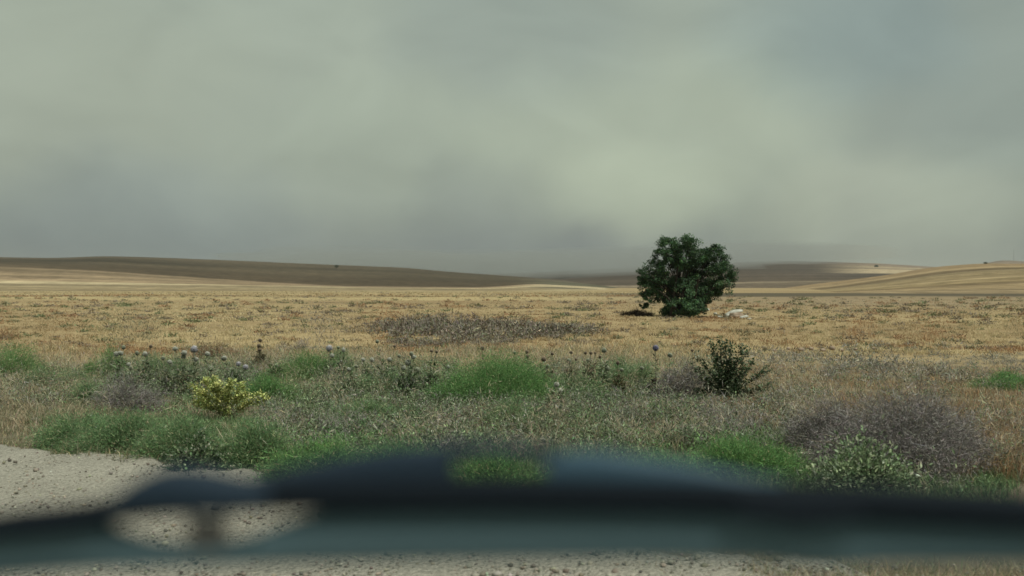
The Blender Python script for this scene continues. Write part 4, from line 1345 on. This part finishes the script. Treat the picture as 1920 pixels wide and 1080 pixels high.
def bar(name, pts, d, thick, mat, parent, bev=.0018):
    """bar with a changing section: pts = [(px, top row, bottom row)], at distance d, thick metres deep, rounded edges"""
    pts = np.array(pts, float)
    px = np.linspace(pts[0, 0], pts[-1, 0], 60)
    tp, bt = np.interp(px, pts[:, 0], pts[:, 1]), np.interp(px, pts[:, 0], pts[:, 2])
    k = np.array([1, 2, 3, 2, 1.]) / 9
    sm = lambda a: np.convolve(np.pad(a, 2, mode='edge'), k, mode='valid')
    tp, bt = sm(tp), sm(bt)
    x = (px - 960) / FPX * d
    zt, zb = CH + (HZ - tp) / FPX * d, CH + (HZ - bt) / FPX * d
    e = np.minimum(bev, (zt - zb) * .3)
    ring = lambda: None
    sec = [(0, zt - e), (e, zt), (thick - e, zt), (thick + 0 * e, zt - e), (thick + 0 * e, zb + e), (thick - e, zb), (e, zb), (0, zb + e)]
    v = np.stack([np.stack([x, d + np.broadcast_to(y, x.shape), z], 1) for y, z in sec], 1)
    n, m = v.shape[:2]
    f = []
    for i in range(n - 1):
        for j in range(m):
            q = (j + 1) % m
            f.append([i * m + j, i * m + q, (i + 1) * m + q, (i + 1) * m + j])
    for i in (0, n - 1):
        o = i * m
        f += [[o, o + 1, o + 2, o + 3], [o, o + 3, o + 4, o + 7], [o + 4, o + 5, o + 6, o + 7]]
    return mesh_obj(name, v.reshape(-1, 3), f, mat, parent)


def build_wiper():
    D = .40
    black = plastic("wiper_black", (.006, .010, .016), .7, .12)
    navy = plastic("wiper_frame_paint", (.018, .031, .050), .6, .15)
    sheen = plastic("wiper_sky_sheen", (.036, .074, .112), .5, .25)  # blue reflection of the sky, put into the base colour
    rub = plastic("wiper_rubber_sheen", (.078, .125, .150), .65, .2)  # teal reflected light on the rubber band is mixed into its colour
    t = empty("windscreen_wiper", at(960, 1030, D))
    tag(t, "black windscreen wiper lying across the bottom of the view, out of focus", "wiper")
    br = bar("bridge", [(420, 912, 932), (520, 886, 930), (640, 860, 928), (740, 844, 926), (850, 838, 926)], D + .004, .011, navy, t)
    bar("bridge_arch", [(835, 836, 864), (900, 833, 862), (960, 835, 862), (1055, 846, 874)], D + .004, .011, navy, t)
    bar("bridge_cover", [(1025, 864, 915), (1060, 853, 924), (1120, 850, 926), (1300, 876, 928), (1430, 902, 930), (1560, 918, 936)], D + .003, .012, sheen, t)
    bar("spine", [(-160, 1000, 1030), (0, 968, 1010), (150, 956, 1000), (230, 930, 975), (420, 915, 965), (520, 903, 962), (800, 903, 962), (1000, 903, 962), (1300, 905, 966), (1500, 915, 972), (1700, 922, 984), (1920, 935, 996), (2100, 950, 1010)], D - .004, .016, black, t)
    y = bar("yoke", [(190, 950, 966), (240, 908, 966), (280, 894, 966), (320, 890, 968), (370, 895, 968), (430, 908, 966), (500, 915, 960)], D - .007, .02, navy, t)
    c = at(312, 945, D - .008)
    v, f = ICO2
    mesh_obj("yoke_highlight", v * np.array([.012, .004, .009]) + c, f, sheen, y, smooth=True)  # small blue ellipsoid added as the highlight on the yoke joint
    bar("yoke", [(1380, 950, 970), (1440, 945, 982), (1500, 946, 990), (1560, 955, 985), (1620, 960, 978)], D - .006, .018, black, t)
    clip = plastic("wiper_clip", (.16, .15, .15), .7, .2)
    bar("clip", [(352, 962, 1034), (364, 976, 1034), (404, 976, 1034), (418, 962, 1034)], D + .001, .006, clip, t)
    bar("blade_holder", [(-180, 990, 1096), (0, 978, 1086), (120, 968, 1076), (196, 972, 1072), (222, 1026, 1070), (330, 1024, 1068), (500, 1016, 1064), (530, 968, 1062), (800, 956, 1058), (1000, 956, 1055), (1300, 960, 1053), (1480, 968, 1057), (1530, 970, 1078), (1590, 975, 1062), (1920, 990, 1060), (2100, 1000, 1058)], D + .002, .010, rub, t)
    # clear glass the wiper rests on, between wiper and viewer
    m = bpy.data.materials.new("windscreen_glass"); m.use_nodes = True
    N, L = m.node_tree.nodes, m.node_tree.links
    N.remove(N["Principled BSDF"])
    tr = N.new("ShaderNodeBsdfTransparent"); tr.inputs["Color"].default_value = (.955, .985, .965, 1)
    L.new(tr.outputs[0], N["Material Output"].inputs["Surface"])
    us = np.linspace(-.75, .75, 25); ws = np.linspace(0, 1, 13)
    z0, z1, y0, y1 = 1.2, 1.95, .44, .17
    v = [[u, y0 + (y1 - y0) * w - .10 * u * u, z0 + (z1 - z0) * w] for w in ws for u in us]
    f = [[i * 25 + j, i * 25 + j + 1, (i + 1) * 25 + j + 1, (i + 1) * 25 + j] for i in range(12) for j in range(24)]
    o = mesh_obj("windscreen", v, f, m, smooth=True)
    tag(o, "clear windscreen glass of the car the view looks out of", "windscreen", kind="structure")


build_wiper()
